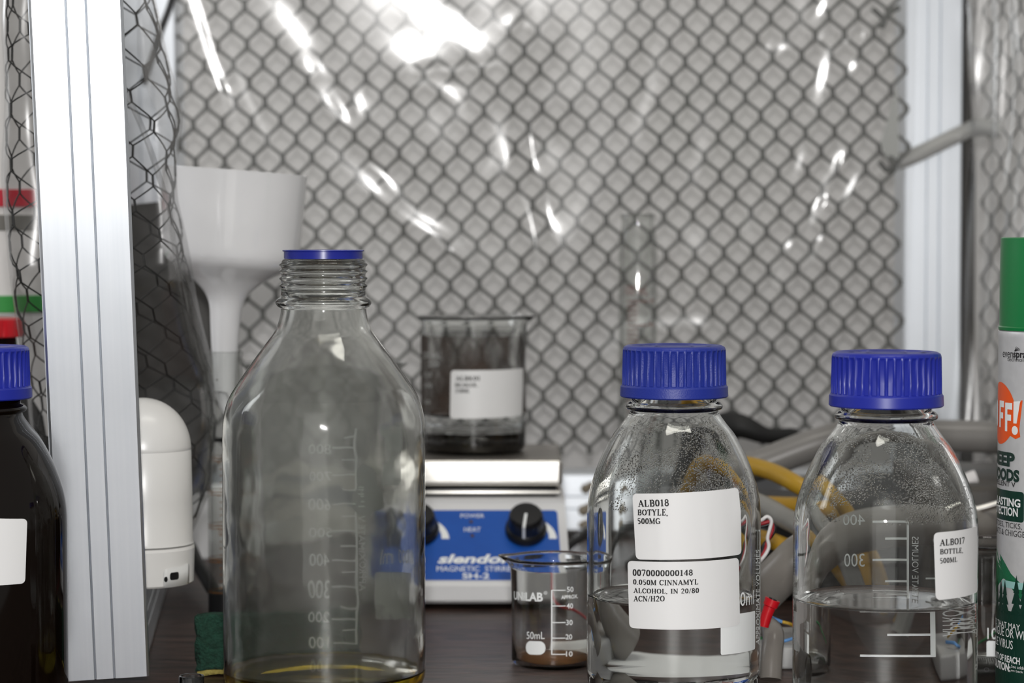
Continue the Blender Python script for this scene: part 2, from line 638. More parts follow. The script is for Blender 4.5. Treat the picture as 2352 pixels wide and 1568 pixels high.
TH, TN = 0.15, 0.075


def _sf(x, y, w=0.13):
    return (TN, [(x - w, y), (x + w, y)])


GL = {
    'A': (0.78, [(TN, [(.12, .03), (.38, .98)]), (TH, [(.38, .98), (.66, .03)]), (TN, [(.2, .34), (.56, .34)]), _sf(.12, .035), _sf(.66, .035)]),
    'L': (0.66, [(TH, [(.2, 0), (.2, 1)]), _sf(.2, .965), (TN, [(.06, .035), (.6, .035)]), (TN, [(.58, 0), (.58, .28)])]),
    'B': (0.70, [(TH, [(.2, 0), (.2, 1)]), (TN, [(.06, .965), (.4, .965)]), (TN, [(.06, .035), (.42, .035)]), (TN, [(.2, .52), (.42, .52)]),
                 (TH * .9, _arc(.38, .745, .19, .22, 90, -90)), (TH * .9, _arc(.40, .275, .21, .24, 90, -90))]),
    '0': (0.62, [(TH, _arc(.31, .5, .2, .46, 110, 250)), (TH, _arc(.31, .5, .2, .46, -70, 70)), (TN, _arc(.31, .5, .2, .46, 60, 120)), (TN, _arc(.31, .5, .2, .46, 240, 300))]),
    'O': (0.80, [(TH, _arc(.4, .5, .29, .46, 115, 245)), (TH, _arc(.4, .5, .29, .46, -65, 65)), (TN, _arc(.4, .5, .29, .46, 60, 120)), (TN, _arc(.4, .5, .29, .46, 240, 300))]),
    '1': (0.5, [(TH, [(.26, 0), (.26, 1)]), (TN, [(.1, .86), (.26, .96)]), _sf(.26, .035, .17)]),
    '8': (0.62, [(TH * .8, _arc(.31, .75, .17, .21, 0, 360, 14)), (TH * .85, _arc(.31, .28, .2, .24, 0, 360, 14))]),
    'T': (0.70, [(TH, [(.35, 0), (.35, 1)]), (TN, [(.05, .965), (.65, .965)]), (TN, [(.07, .72), (.07, .98)]), (TN, [(.63, .72), (.63, .98)]), _sf(.35, .035)]),
    'Y': (0.74, [(TH, [(.12, .97), (.37, .48)]), (TN, [(.62, .97), (.37, .48)]), (TH, [(.37, .5), (.37, 0)]), _sf(.12, .965), _sf(.62, .965, .11), _sf(.37, .035)]),
    'E': (0.66, [(TH, [(.2, 0), (.2, 1)]), (TN, [(.06, .965), (.56, .965)]), (TN, [(.06, .035), (.58, .035)]), (TN, [(.2, .52), (.46, .52)]),
                 (TN, [(.55, .74), (.55, .98)]), (TN, [(.57, 0), (.57, .26)]), (TN, [(.44, .4), (.44, .64)])]),
    ',': (0.3, [(TH, [(.14, .08), (.12, -.12)])]),
    '.': (0.3, [(TH, [(.14, .0), (.14, .14)])]),
    '/': (0.4, [(TN, [(.04, -.05), (.36, 1.02)])]),
    '5': (0.62, [(TN * 1.2, [(.15, .95), (.52, .95)]), (TN, [(.15, .96), (.13, .55)]), (TH * .9, _arc(.28, .31, .22, .27, 125, -120))]),
    '2': (0.62, [(TH * .9, _arc(.3, .72, .19, .24, 170, -40)), (TN * 1.2, [(.45, .58), (.1, .06)]), (TH * .8, [(.08, .06), (.56, .06)])]),
    '4': (0.62, [(TH, [(.42, 0), (.42, 1)]), (TN, [(.42, .98), (.05, .3)]), (TN, [(.05, .28), (.6, .28)])]),
    '7': (0.62, [(TH * .8, [(.08, .94), (.56, .94)]), (TN * 1.4, [(.55, .94), (.25, 0)]), (TN, [(.08, .78), (.08, .96)])]),
    'M': (0.95, [(TN, [(.14, 0), (.14, 1)]), (TH, [(.16, .98), (.46, .06)]), (TN, [(.46, .06), (.76, .98)]), (TH, [(.78, 0), (.78, 1)]), _sf(.13, .035), _sf(.78, .035), _sf(.1, .965, .08), _sf(.82, .965, .08)]),
    'G': (0.80, [(TH, _arc(.42, .5, .31, .46, 110, 250)), (TN * 1.3, _arc(.42, .5, .31, .46, 35, 110)), (TN * 1.3, _arc(.42, .5, .31, .46, 250, 315)), (TH, [(.66, .05), (.66, .42)]), _sf(.62, .44, .15)]),
    'C': (0.74, [(TH, _arc(.42, .5, .31, .46, 110, 250)), (TN * 1.3, _arc(.42, .5, .31, .46, 35, 110)), (TN * 1.3, _arc(.42, .5, .31, .46, 250, 325)), (TN, [(.67, .68), (.67, .96)])]),
    'I': (0.42, [(TH, [(.21, 0), (.21, 1)]), _sf(.21, .965, .15), _sf(.21, .035, .15)]),
    'N': (0.82, [(TN, [(.14, 0), (.14, 1)]), (TH, [(.14, .98), (.66, .04)]), (TN, [(.67, 0), (.67, 1)]), _sf(.13, .035), _sf(.67, .965, .12), _sf(.08, .965, .08)]),
    'H': (0.82, [(TH, [(.18, 0), (.18, 1)]), (TH, [(.64, 0), (.64, 1)]), (TN, [(.18, .5), (.64, .5)]), _sf(.18, .965), _sf(.18, .035), _sf(.64, .965), _sf(.64, .035)]),
    'R': (0.76, [(TH, [(.2, 0), (.2, 1)]), (TN, [(.06, .965), (.4, .965)]), (TN, [(.2, .5), (.42, .5)]), (TH * .9, _arc(.38, .735, .19, .23, 90, -90)), (TH, [(.36, .5), (.64, .02)]), _sf(.2, .035), _sf(.66, .035, .08)]),
    'K': (0.80, [(TH, [(.18, 0), (.18, 1)]), (TN, [(.6, .97), (.2, .42)]), (TH, [(.34, .58), (.66, .02)]), _sf(.18, .965), _sf(.18, .035), _sf(.6, .965, .1), _sf(.68, .035, .1)]),
    'P': (0.72, [(TH, [(.2, 0), (.2, 1)]), (TN, [(.06, .965), (.4, .965)]), (TN, [(.2, .46), (.42, .46)]), (TH * .9, _arc(.38, .715, .2, .25, 90, -90)), _sf(.2, .035)]),
    'D': (0.80, [(TH, [(.2, 0), (.2, 1)]), (TN, [(.06, .965), (.36, .965)]), (TN, [(.06, .035), (.36, .035)]), (TH, _arc(.34, .5, .33, .46, 90, -90))]),
    'S': (0.64, [(TH * .9, _arc(.32, .74, .2, .22, 40, 250)), (TH * .9, _arc(.32, .27, .22, .24, 80, -150))]),
    'W': (1.0, [(TH, [(.1, .98), (.32, .04)]), (TN, [(.32, .04), (.5, .9)]), (TH, [(.5, .95), (.72, .04)]), (TN, [(.72, .04), (.92, .98)]), _sf(.12, .965), _sf(.9, .965)]),
    ' ': (0.36, []),
}


def serif(txt, wt=1.0, add=0.0):
    """capital letters with slab ends, drawn stroke by stroke"""
    V, Fc, x0 = [], [], 0.0
    for ch in txt:
        w, strokes = GL.get(ch, GL[' '])
        for th, pts in strokes:
            h = (th * wt + add) / 2
            pts = [Vector((x0 + p[0], p[1])) for p in pts]
            L, R = [], []
            for i, p in enumerate(pts):
                t = (pts[min(i + 1, len(pts) - 1)] - pts[max(i - 1, 0)])
                t = t.normalized() if t.length > 0 else Vector((1, 0))
                nn = Vector((-t.y, t.x)) * h
                L.append(p + nn)
                R.append(p - nn)
            n = len(V)
            V += [(p.x, p.y) for p in R] + [(p.x, p.y) for p in L]
            k = len(pts)
            for i in range(k - 1):
                Fc.append((n + i, n + i + 1, n + k + i + 1, n + k + i))
        x0 += w + 0.03
    return V, Fc


def norm01(VF, base=True):
    V, Fc = VF
    a = np.array(V)
    lo, hi = a.min(0), a.max(0)
    return [((x - lo[0]) / (hi[0] - lo[0]), (y - lo[1]) / (hi[1] - lo[1])) for x, y in V], Fc


def quadmap(q, x, y):
    """q = TL, TR, BR, BL in (s, t); x right, y up in 0..1"""
    tl, tr, br, bl = q
    return tuple((bl[k] * (1 - x) + br[k] * x) * (1 - y) + (tl[k] * (1 - x) + tr[k] * x) * y for k in (0, 1))


class Cyl:
    """upright cylinder on which flat prints are wrapped (local to its own axis)"""

    def __init__(s, cx, cy, R):
        s.cx, s.cy, s.R = cx, cy, R

    def quad(s, px, back=False):
        if len(px) == 4 and not isinstance(px[0], (tuple, list)):
            u0, v0, u1, v1 = px
            px = [(u0, v0), (u1, v0), (u1, v1), (u0, v1)]
        return [hit_cyl(u, v, s.cx, s.cy, s.R, back) for u, v in px]

    def wrap(s, st, off):
        a = st[0] / s.R
        r = s.R + off
        return Vector((r * math.sin(a), -r * math.cos(a), st[1]))


class Flat:
    """flat face through two heights of a slope, level along x"""

    def __init__(s, y0, z0, y1, z1):
        s.o = Vector((0, y0, z0))
        s.e = Vector((0, y1 - y0, z1 - z0)).normalized()
        s.n = Vector((1, 0, 0)).cross(s.e)

    def hit(s, u, v):
        r = ray(u, v)
        c = Vector((0, 0, CAMZ))
        t = (s.o - c).dot(s.n) / r.dot(s.n)
        p = c + r * t - s.o
        return (p.x, p.dot(s.e))

    def quad(s, px, back=False):
        if len(px) == 4 and not isinstance(px[0], (tuple, list)):
            u0, v0, u1, v1 = px
            px = [(u0, v0), (u1, v0), (u1, v1), (u0, v1)]
        return [s.hit(u, v) for u, v in px]

    def wrap(s, st, off):
        return s.o + Vector((1, 0, 0)) * st[0] + s.e * st[1] + s.n * off


def put_poly(mb, surf, q, VF, off, i=0):
    V, Fc = norm01(VF)
    mb.add([surf.wrap(quadmap(q, x, y), off) for x, y in V], Fc, i)


def put_text(mb, surf, px, txt, off=0.0001, back=False, bold=0.0, font='sans', wt=1.0, add=0.0, shear=0.0, i=0, q=None):
    put_poly(mb, surf, q or surf.quad(px, back), serif(txt, wt, add) if font == 'serif' else sans(txt, bold, shear), off, i)


def rrect(rx, ry, k=5):
    pts = []
    for cx, cy, a0 in ((1 - rx, 1 - ry, 0), (rx, 1 - ry, 90), (rx, ry, 180), (1 - rx, ry, 270)):
        for j in range(k + 1):
            a = math.radians(a0 + 90 * j / k)
            pts.append((cx + rx * math.cos(a), cy + ry * math.sin(a)))
    return pts


def put_patch(mb, surf, px=None, off=0.0001, back=False, rad=0.0, thick=0.0, nx=16, i=0, q=None, wob=None):
    """rounded patch lying on the surface"""
    q = q or surf.quad(px, back)
    W = abs(q[1][0] - q[0][0]) + 1e-9
    H = abs(q[0][1] - q[3][1]) + 1e-9
    rx, ry = min(rad / W, 0.5), min(rad / H, 0.5)
    xs = sorted(set([0.0, 1.0] + [rx * t for t in (.1, .3, .6, 1)] + [1 - rx * t for t in (.1, .3, .6, 1)] + list(np.linspace(0, 1, nx + 1))))
    cols = []
    for x in xs:
        e = 0.0
        if rx > 0 and x < rx:
            e = ry * (1 - math.sqrt(max(0, 1 - ((rx - x) / rx) ** 2)))
        if rx > 0 and x > 1 - rx:
            e = ry * (1 - math.sqrt(max(0, 1 - ((x - 1 + rx) / rx) ** 2)))
        cols.append((x, e))
    ny = 6 if wob else 1
    V, Fc = [], []
    for x, e in cols:
        for j in range(ny + 1):
            y = e + (1 - 2 * e) * j / ny
            o = off + thick + (wob(x, y) if wob else 0)
            V.append(surf.wrap(quadmap(q, x, y), o))
    m = ny + 1
    for c in range(len(cols) - 1):
        for j in range(ny):
            Fc.append((c * m + j, (c + 1) * m + j, (c + 1) * m + j + 1, c * m + j + 1))
    flip = (q[1][0] < q[0][0])
    if flip:
        Fc = [tuple(reversed(f)) for f in Fc]
    if thick:
        n = len(V)
        for x, e in cols:
            for j in range(ny + 1):
                y = e + (1 - 2 * e) * j / ny
                V.append(surf.wrap(quadmap(q, x, y), off))
        back_f = [tuple(k + n for k in reversed(f)) for f in Fc]
        rim = [c * m for c in range(len(cols))] + [(len(cols) - 1) * m + j for j in range(1, m)] + [c * m + ny for c in range(len(cols) - 2, -1, -1)] + [j for j in range(ny - 1, 0, -1)]
        side = [(rim[k], rim[k] + n, rim[(k + 1) % len(rim)] + n, rim[(k + 1) % len(rim)]) for k in range(len(rim))]
        if flip:
            side = [tuple(reversed(f)) for f in side]
        Fc = Fc + back_f + side
    mb.add(V, Fc, i)


def put_shape(mb, surf, pts_px, off=0.0001, i=0, back=False, st=None):
    """filled polygon (star-shaped about its centre) on the surface"""
    s = st or [hit for hit in (surf.quad([p, p, p, p], back)[0] for p in pts_px)]
    c = (sum(p[0] for p in s) / len(s), sum(p[1] for p in s) / len(s))
    V, Fc = [surf.wrap(c, off)], []
    rings = 5
    n = len(s)
    for k in range(1, rings + 1):
        f = k / rings
        for p in s:
            V.append(surf.wrap((c[0] + (p[0] - c[0]) * f, c[1] + (p[1] - c[1]) * f), off))
    area = sum(s[k][0] * s[(k + 1) % n][1] - s[(k + 1) % n][0] * s[k][1] for k in range(n))
    for k in range(n):
        k2 = (k + 1) % n
        f = [(0, 1 + k, 1 + k2)]
        for r in range(rings - 1):
            f.append((1 + r * n + k, 1 + (r + 1) * n + k, 1 + (r + 1) * n + k2, 1 + r * n + k2))
        Fc += f if area > 0 else [tuple(reversed(g)) for g in f]
    mb.add(V, Fc, i)


# ------------------------------------------------------------------ the setting
def wall(name, V, m):
    return tag(link(name, V, [(0, 1, 2, 3)], m, smooth=False), kind='structure')


wb = MB()
wb.add(*box(-2.4, 2.2, 2.06, 2.12, -0.9, 1.9))
tag(wb.build('wall_back', 'wall', smooth=False), kind='structure')
wl = MB()
wl.add(*box(-1.75, -1.70, 0.6, 2.06, -0.9, 1.9))
tag(wl.build('wall_left', 'wall_white', smooth=False), kind='structure')

wt = MB()
wt.add(*rbox(-0.75, 0.75, 0.86, 2.02, -0.03, 0.0, 0.002))
tag(wt.build('worktop', 'wood', smooth=False), 'dark brown wooden worktop with visible grain under all the glassware', 'table')


# ------------------------------------------------------------------ aluminium frame
def extrusion_loop(w, g=0.0006, gx=0.0048):
    """outline of a square profile with two hairline grooves on every side"""
    h = w / 2
    b = 0.0016
    side = [(-h + b, -h), (-gx - g, -h), (-gx, -h + 0.0008), (-gx + g, -h), (gx - g, -h), (gx, -h + 0.0008), (gx + g, -h), (h - b, -h), (h - b * .3, -h + b * .3)]
    pts = []
    for k in range(4):
        c, s = math.cos(k * PI / 2), math.sin(k * PI / 2)
        pts += [(x * c - y * s, x * s + y * c) for x, y in side]
    return pts


def extrusion(name, a, b, w, label, yaw=0.0, parent=None):
    """square aluminium bar from point a to point b"""
    a, b = Vector(a), Vector(b)
    ax = (b - a).normalized()
    if abs(ax.z) > 0.7:
        ex = Vector((math.cos(yaw), math.sin(yaw), 0))
        ex = (ex - ax * ex.dot(ax)).normalized()
        ey = ax.cross(ex)
    else:
        ez = Vector((0, 0, 1))
        ex = ax.cross(ez).normalized()
        ex, ey = ex, ax.cross(ex)
    lp = extrusion_loop(w)
    R = Matrix((ex, ey, ax)).transposed().to_4x4()
    L = (b - a).length
    V, Fc = prism(None, [[(x, y, 0) for x, y in lp], [(x, y, L) for x, y in lp]])
    o = link(name, V, Fc, 'alu', parent, smooth=True, angle=12)
    o.matrix_basis = Matrix.Translation(a) @ R
    if label:
        tag(o, label, 'post' if abs(ax.z) > 0.7 else 'rail')
    return o


# leaning front post: front face from (z=0, y=1.238) towards the camera with height
lean = 0.165
pn = Vector((0.17, -0.985, -lean)).normalized()
PW = 0.0455
p_lo, p_hi = Vector((-0.2085, 1.240, 0.0)), Vector((-0.2120, 1.240 - lean * 0.52, 0.52))
extrusion('frame_post', p_lo - pn * PW / 2 + Vector((0, 0, 0.006)), p_hi - pn * PW / 2, PW,
          'leaning bright aluminium post at the front with two thin grooves down its face', yaw=math.radians(10))
extrusion('frame_post', (-0.2735, 1.868, 0.0), (-0.2780, 1.868, 0.75), 0.045, 'overexposed aluminium post at the back, beside the white funnel rim')
extrusion('frame_post', (0.3215, 1.888, 0.0), (0.3215, 1.888, 0.75), 0.045, 'upright aluminium post at the back, crossed by a strip of tape')
extrusion('bottom_rail', (-0.247, 1.893, 0.0275), (0.2985, 1.893, 0.0275), 0.045, 'pale aluminium bottom rail under the wire netting behind the stirrer')
extrusion('bottom_rail', (-0.2180, 1.285, 0.0235), (-0.2745, 1.843, 0.0235), 0.045, 'dark side rail on the worktop under the white camera unit')


# ------------------------------------------------------------------ wire netting
def netting(name, surf, na, nb, a, b, tw, r1, r2, m, skew=(0, 0), label=None, sub=3):
    """hexagonal wire netting; surf maps netting coordinates to the place"""
    mb = MB()

    def node(i, j, top):
        p = (i + 0.5 * (j % 2)) * a, j * b + (tw / 2 if top else -tw / 2)
        return (p[0] + skew[0] * p[1], p[1] + skew[1] * p[0])

    def seg(p, q, r, n=5):
        pts = [surf(p[0] + (q[0] - p[0]) * k / sub, p[1] + (q[1] - p[1]) * k / sub) for k in range(sub + 1)]
        if any(x is None for x in pts):
            return
        V, Fc = tube(pts, r, n, caps=False)
        mb.add(V, Fc)

    for j in range(nb):
        for i in range(na):
            seg(node(i, j, False), node(i, j, True), r2)
            if j + 1 < nb:
                for di in ((-1, 0) if j % 2 == 0 else (0, 1)):
                    if 0 <= i + di < na:
                        seg(node(i, j, True), node(i + di, j + 1, False), r1)
    return tag(mb.build(name, m), label, 'wire netting')


# back netting: cells 67 px wide and 88 px high as seen at 1.845 m
BY = 1.852
sc = BY / F
bx0, bz0 = P(360, 1085, BY).x, P(360, 1085, BY).z
XR, XL = 0.2975, -0.2475


def back_surf(s, t):
    x, z = bx0 + s, bz0 + t
    if x < XL - 0.02 or x > XR + 0.004 or z > 0.50 or z < 0.048:
        return None
    return Vector((x, BY + 0.003 * math.sin(9 * x + 4 * z), z))


netting('wire_netting', back_surf, 31, 34, 66.5 * sc, 44 * sc, 15 * sc, 0.00145, 0.0021, 'mesh_grey', skew=(-0.055, 0.05),
        label='grey hexagonal wire netting stretched across the whole back of the enclosure')

# right-hand netting, running from the back post towards the camera
rA, rB = Vector((0.360, 1.868, 0)), Vector((0.50, 1.59, 0))
rdir = (rB - rA).normalized()


def right_surf(s, t):
    p = rA + rdir * s
    return Vector((p.x, p.y, 0.055 + t)) if s < 0.3 and t < 0.46 else None


netting('wire_netting', right_surf, 14, 31, 0.022, 0.0145, 0.005, 0.0010, 0.0016, 'mesh_grey', skew=(0, 0.03),
        label='grey wire netting to the right of the taped post, behind the spray can')


# curled netting behind the leaning post
def edge(tab, v):
    return float(np.interp(v, [p[0] for p in tab], [p[1] for p in tab]))


RT = [(-80, 318), (0, 336), (270, 394), (380, 384), (460, 388), (560, 406), (650, 422), (750, 443), (850, 468), (980, 482), (1110, 468), (1190, 440), (1290, 400)]
LT = [(-80, 36), (0, 44), (250, 40), (500, 44), (600, 52), (750, 70), (900, 92), (1050, 112), (1290, 150)]
DC = 1.345


def curl_mid(v):
    return float(np.interp(v, [0, 640, 880, 1300], [1.345, 1.345, 1.405, 1.405]))


def curl_shape(v, th, grow=0.0):
    d = curl_mid(v)
    u1, u0 = edge(RT, v), edge(LT, v)
    c = P((u0 + u1) / 2, v, d)
    hw = (u1 - u0) / 2 / F * d + grow
    ct, sn = math.cos(th), math.sin(th)
    ex = 0.62
    cx_ = math.copysign(abs(ct) ** ex, ct)
    sx_ = math.copysign(abs(sn) ** ex, sn)
    # the right edge swings back, so the front face turns towards the right
    y = d - (0.034 + grow) * sx_ + 0.022 * cx_
    return Vector((c.x + hw * cx_, y, c.z))


ZT, ZB = P(0, -80, DC).z, P(0, 1290, DC).z
_loops = {}


def curl_at(v, s01):
    key = round(v / 6)
    if key not in _loops:
        ths = np.linspace(0, 2 * PI, 161)
        pts = np.array([curl_shape(key * 6, t)[:] for t in ths])
        cum = np.concatenate([[0], np.cumsum(np.linalg.norm(np.diff(pts, axis=0), axis=1))])
        _loops[key] = (ths, cum / cum[-1])
    ths, cum = _loops[key]
    return curl_shape(v, float(np.interp(s01 % 1.0, cum, ths)))


PER = 0.25


def curl_surf(s, t):
    v = 1290 - (1290 + 80) * t / (ZT - ZB)
    if v < -80 or v > 1290:
        return None
    return curl_at(v, s / PER)


netting('wire_netting', curl_surf, 11, 26, PER / 10.0, 0.0148, 0.0060, 0.00046, 0.00072, 'mesh_wire', skew=(0.02, 0.10),
        label='fine black hexagonal wire netting curled behind the leaning front post')
V, Fc = [], []
nv, nt_ = 60, 72
for j in range(nv + 1):
    v = 1290 - 1370 * j / nv
    for k in range(nt_):
        th = 2 * PI * k / nt_
        w = 0.0006 * math.sin(5 * th + v * 0.013) + 0.0005 * math.sin(3 * th - v * 0.021 + 1)
        V.append(curl_shape(v, th, 0.0015 + w))
for j in range(nv):
    for k in range(nt_):
        Fc.append((j * nt_ + k, j * nt_ + (k + 1) % nt_, (j + 1) * nt_ + (k + 1) % nt_, (j + 1) * nt_ + k))
tag(link('plastic_film', V, Fc, 'film_side'), 'clear plastic film wrapped round the curled black netting behind the front post', 'plastic film')
# folded lip of film showing as a pale line down the curl
lip = MB()
lp = [(250, 196), (283, 200), (318, 262), (346, 332), (366, 392), (390, 470), (404, 560), (420, 650), (441, 750), (462, 842), (470, 900)]
lv = crom(lp, 5)
La, Lb = [], []
for a_, b_ in lv:
    u_, v_ = a_, b_
    La.append(P(u_, v_, curl_mid(v_) - 0.040))
    Lb.append(P(u_ - 11, v_ + 4, curl_mid(v_) - 0.046))
n_ = len(La)
lip.add(La + Lb, [(k, k + 1, n_ + k + 1, n_ + k) for k in range(n_ - 1)])
lpo = lip.build('plastic_film', 'film_side')
sol = lpo.modifiers.new('thickness', 'SOLIDIFY')
sol.thickness = 0.0006
tag(lpo, 'narrow folded lip of clear plastic running down the curled black netting', 'plastic film')

# ------------------------------------------------------------------ crinkled film over the back netting
FY = 1.822
NX, NZ = 330, 330
x0_, x1_ = XL + 0.004, XR + 0.002
z0_, z1_ = 0.055, 0.445
gx = np.linspace(x0_, x1_, NX)
gz = np.linspace(z0_, z1_, NZ)
X, Z = np.meshgrid(gx, gz)
BASE = 0.11
H = BASE * (Z - 0.25) - 0.03 * (X - 0.02)
for _ in range(26):
    fx, fz = rng.normal(0, 26), rng.normal(0, 16)
    H += 0.00045 * np.sin(fx * X + fz * Z + rng.uniform(0, 6.28)) / (1 + 0.03 * abs(fx) + 0.03 * abs(fz))
# creases: (u, v, half length, half width, angle, how squarely it meets the flash, fraction)
CR = [
    (486, 90, 95, 9, 76, 1.0), (505, 185, 60, 8, 78, .9), (521, 204, 7, 6, 0, 1.0), (700, 90, 80, 22, 63, .8), (728, 158, 20, 14, 60, 1.0),
    (765, 232, 45, 16, 66, 1.0), (797, 275, 34, 9, 68, 1.0), (823, 335, 14, 8, 60, 1.0), (848, 385, 26, 9, 45, 1.0), (905, 442, 90, 18, 46, 1.0),
    (990, 525, 60, 12, 42, 1.0), (1037, 573, 12, 9, 45, .95), (975, 60, 120, 42, 76, 1.0), (945, 125, 40, 22, 80, 1.0), (1048, 62, 48, 18, 46, 1.0),
    (1092, 108, 34, 13, 70, .9), (1178, 46, 18, 14, 20, 1.0), (1207, 63, 10, 9, 0, 1.0), (1000, 164, 34, 6, -5, 1.0), (1110, 153, 24, 5, -5, 1.0),
    (974, 190, 14, 12, 0, 1.0), (1030, 205, 36, 9, 38, .95), (1062, 245, 40, 22, 70, .8), (1221, 226, 26, 22, 0, 1.0), (1214, 330, 110, 12, 88, 1.0),
    (1276, 222, 60, 22, 97, 1.0), (1257, 340, 60, 28, 78, 1.0), (1148, 320, 56, 18, 68, 1.0), (1141, 385, 32, 14, 92, .95), (1226, 490, 130, 11, 87, .95),
    (1285, 450, 110, 32, 86, .92), (1393, 797, 62, 34, -52, 1.0), (1884, 20, 20, 8, -60, 1.0), (1889, 165, 56, 12, 94, 1.0), (1955, 152, 16, 12, 90, 1.0),
    (1762, 101, 8, 7, 0, 1.0), (1880, 88, 10, 7, 0, 1.0), (1940, 96, 12, 6, -20, 1.0), (1979, 82, 9, 7, 0, 1.0), (1895, 430, 48, 16, -76, 1.0),
    (1894, 462, 14, 10, -80, 1.0), (1958, 425, 36, 11, -76, 1.0), (1873, 578, 30, 12, -82, 1.0), (1885, 545, 9, 8, 0, 1.0), (1866, 515, 36, 9, -78, .9),
    (1815, 560, 16, 9, 90, .9), (1838, 372, 34, 11, 88, .85), (1935, 365, 20, 9, -70, .95), (1600, 690, 70, 30, 60, .55), (1570, 740, 90, 14, 10, .6),
    (1720, 770, 50, 10, 20, .6), (1330, 690, 60, 26, 80, .5), (1850, 30, 60, 26, 60, .5), (640, 40, 60, 30, 65, .5), (590, 260, 60, 8, 74, .5),
    (1790, 640, 46, 12, 80, .5), (1480, 250, 80, 14, 95, .5), (1600, 380, 70, 14, 88, .5), (1530, 520, 60, 22, 70, .45), (1925, 350, 30, 8, 80, .8),
    (1350, 730, 40, 14, -50, .9), (1290, 600, 120, 30, 86, .7), (830, 240, 40, 9, 94, .9), (1600, 560, 60, 24, 70, .7), (1925, 470, 40, 12, -78, .8), (1790, 110, 30, 8, 0, .8), (1255, 520, 60, 10, 86, .6), (1010, 300, 60, 16, 76, .6), (880, 420, 30, 20, 50, .8), (1720, 520, 40, 12, 80, .45),
]
dHx0 = lambda: None
cpos = np.array([0, 0, CAMZ])
fpos = np.array(FLASH)
gbase_z = BASE
for (u, v, hl, hw, ang, k) in CR:
    p = P(u, v, FY)
    pp = np.array(p)
    h1 = (cpos - pp) / np.linalg.norm(cpos - pp) + (fpos - pp) / np.linalg.norm(fpos - pp)
    g = np.array([h1[0] / h1[1], h1[2] / h1[1]])
    g = g - np.array([-0.03, gbase_z])
    s_ = FY / F
    a_ = math.radians(ang)
    dx, dz = X - p.x, Z - p.z
    al = (dx * math.cos(a_) - dz * math.sin(a_)) / (hl * s_ * 1.05)
    ac = (dx * math.sin(a_) + dz * math.cos(a_)) / (hw * s_ * 1.5)
    G = np.exp(-0.5 * (al ** 2 + ac ** 2))
    H += k * G * (g[0] * dx + g[1] * dz)
V = np.stack([X, FY - H, Z], -1).reshape(-1, 3)
idx = np.arange(NX * NZ).reshape(NZ, NX)
Fc = np.stack([idx[:-1, :-1], idx[:-1, 1:], idx[1:, 1:], idx[1:, :-1]], -1).reshape(-1, 4)
tag(link('plastic_film', V.tolist(), Fc.tolist(), 'film_back'), 'crinkled clear plastic sheet with bright streaks hung in front of the back netting', 'plastic film')

# film on the right-hand netting
V, Fc = [], []
nn, mm_ = 60, 40
for j in range(mm_ + 1):
    z = 0.05 + 0.42 * j / mm_
    for i in range(nn + 1):
        s = -0.004 + 0.30 * i / nn
        p = rA + rdir * s
        q = 0.006 * math.sin(s * 260 + 1.6 * math.sin(z * 14)) * math.exp(-s * 16) * (1 + 0.6 * math.sin(z * 21)) + 0.0016 * math.sin(s * 120 + z * 33)
        V.append(p + Vector((-0.012 - q, -0.006 - q * 0.6, z)))
for j in range(mm_):
    for i in range(nn):
        k = j * (nn + 1) + i
        Fc.append((k, k + 1, k + nn + 2, k + nn + 1))
tag(link('plastic_film', V, Fc, film('clear_plastic_film_pleated', 0.26, 0.20, tint=(0.95, 0.95, 0.95))), 'pleated clear plastic sheet gathered to the right of the taped post', 'plastic film')

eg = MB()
eg.add(*rbox(0.3462, 0.3555, 1.872, 1.884, 0.0, 0.50, 0.001))  # dark strip whose colour gives the shadow gap beside the post
tag(eg.build('shadow_gap_strip', pm('shadow_gap_grey', (0.07, 0.065, 0.06), 0.6, noise=((0.05, 0.047, 0.044), 30, 3)), angle=30), 'dark grey upright strip standing for the shadow gap just right of the taped post', 'strip')

# tape strip round the right post, pale flap and twisted wire ends
tp = MB()
ta = [P(2062, 372, 1.861), P(2120, 348, 1.859), P(2213, 303, 1.859), P(2250, 292, 1.842), P(2296, 298, 1.825)]
tl = [p + Vector((0, -0.001, 0.0065)) for p in crom([tuple(p) for p in ta], 5) for p in [Vector(p)]]
tb = [p + Vector((0, -0.002, -0.013)) for p in tl]
k = len(tl)
tp.add(tl + tb, [(i, k + i, k + i + 1, i + 1) for i in range(k - 1)])
to = tp.build('tape_strip', 'tape')
md = to.modifiers.new('thickness', 'SOLIDIFY')
md.thickness = 0.0008
tag(to, 'cloudy strip of tape slanting across the back right aluminium post', 'tape')
fl = MB()
fl.add(*prism(None, [[P(2062, 190, 1.842 + e), P(2022, 330, 1.842 + e), P(2040, 372, 1.842 + e), P(2064, 360, 1.842 + e)] for e in (0.0, 0.0015)]))
tag(fl.build('card_flap', 'flap', smooth=False), 'pale grey triangular card flap tucked beside the back right post', 'card')
for pts, lb in (([(2005, 20), (2030, 46), (2024, 62), (2042, 30), (2066, 16)], 'twisted end of dark wire by the top of the taped post'),
                ([(2020, 372), (2038, 392), (2050, 380), (2044, 362), (2062, 376)], 'dark twist of wire beside the tape on the back right post')):
    V, Fc = tube([P(u, v, 1.836 + 0.002 * (i % 2)) for i, (u, v) in enumerate(pts)], 0.0022, 8, smooth=4)
    tag(link('wire_twist', V, Fc, 'mesh_grey'), lb, 'wire')
V, Fc = tube([P(400, -20, 1.80), P(388, 20, 1.80), P(372, 62, 1.80), P(356, 112, 1.80), P(330, 190, 1.80)], 0.0025, 10, smooth=6)
tag(link('black_cable', V, Fc, 'black'), 'thin black cable hanging in front of the bright post at upper left', 'cable')

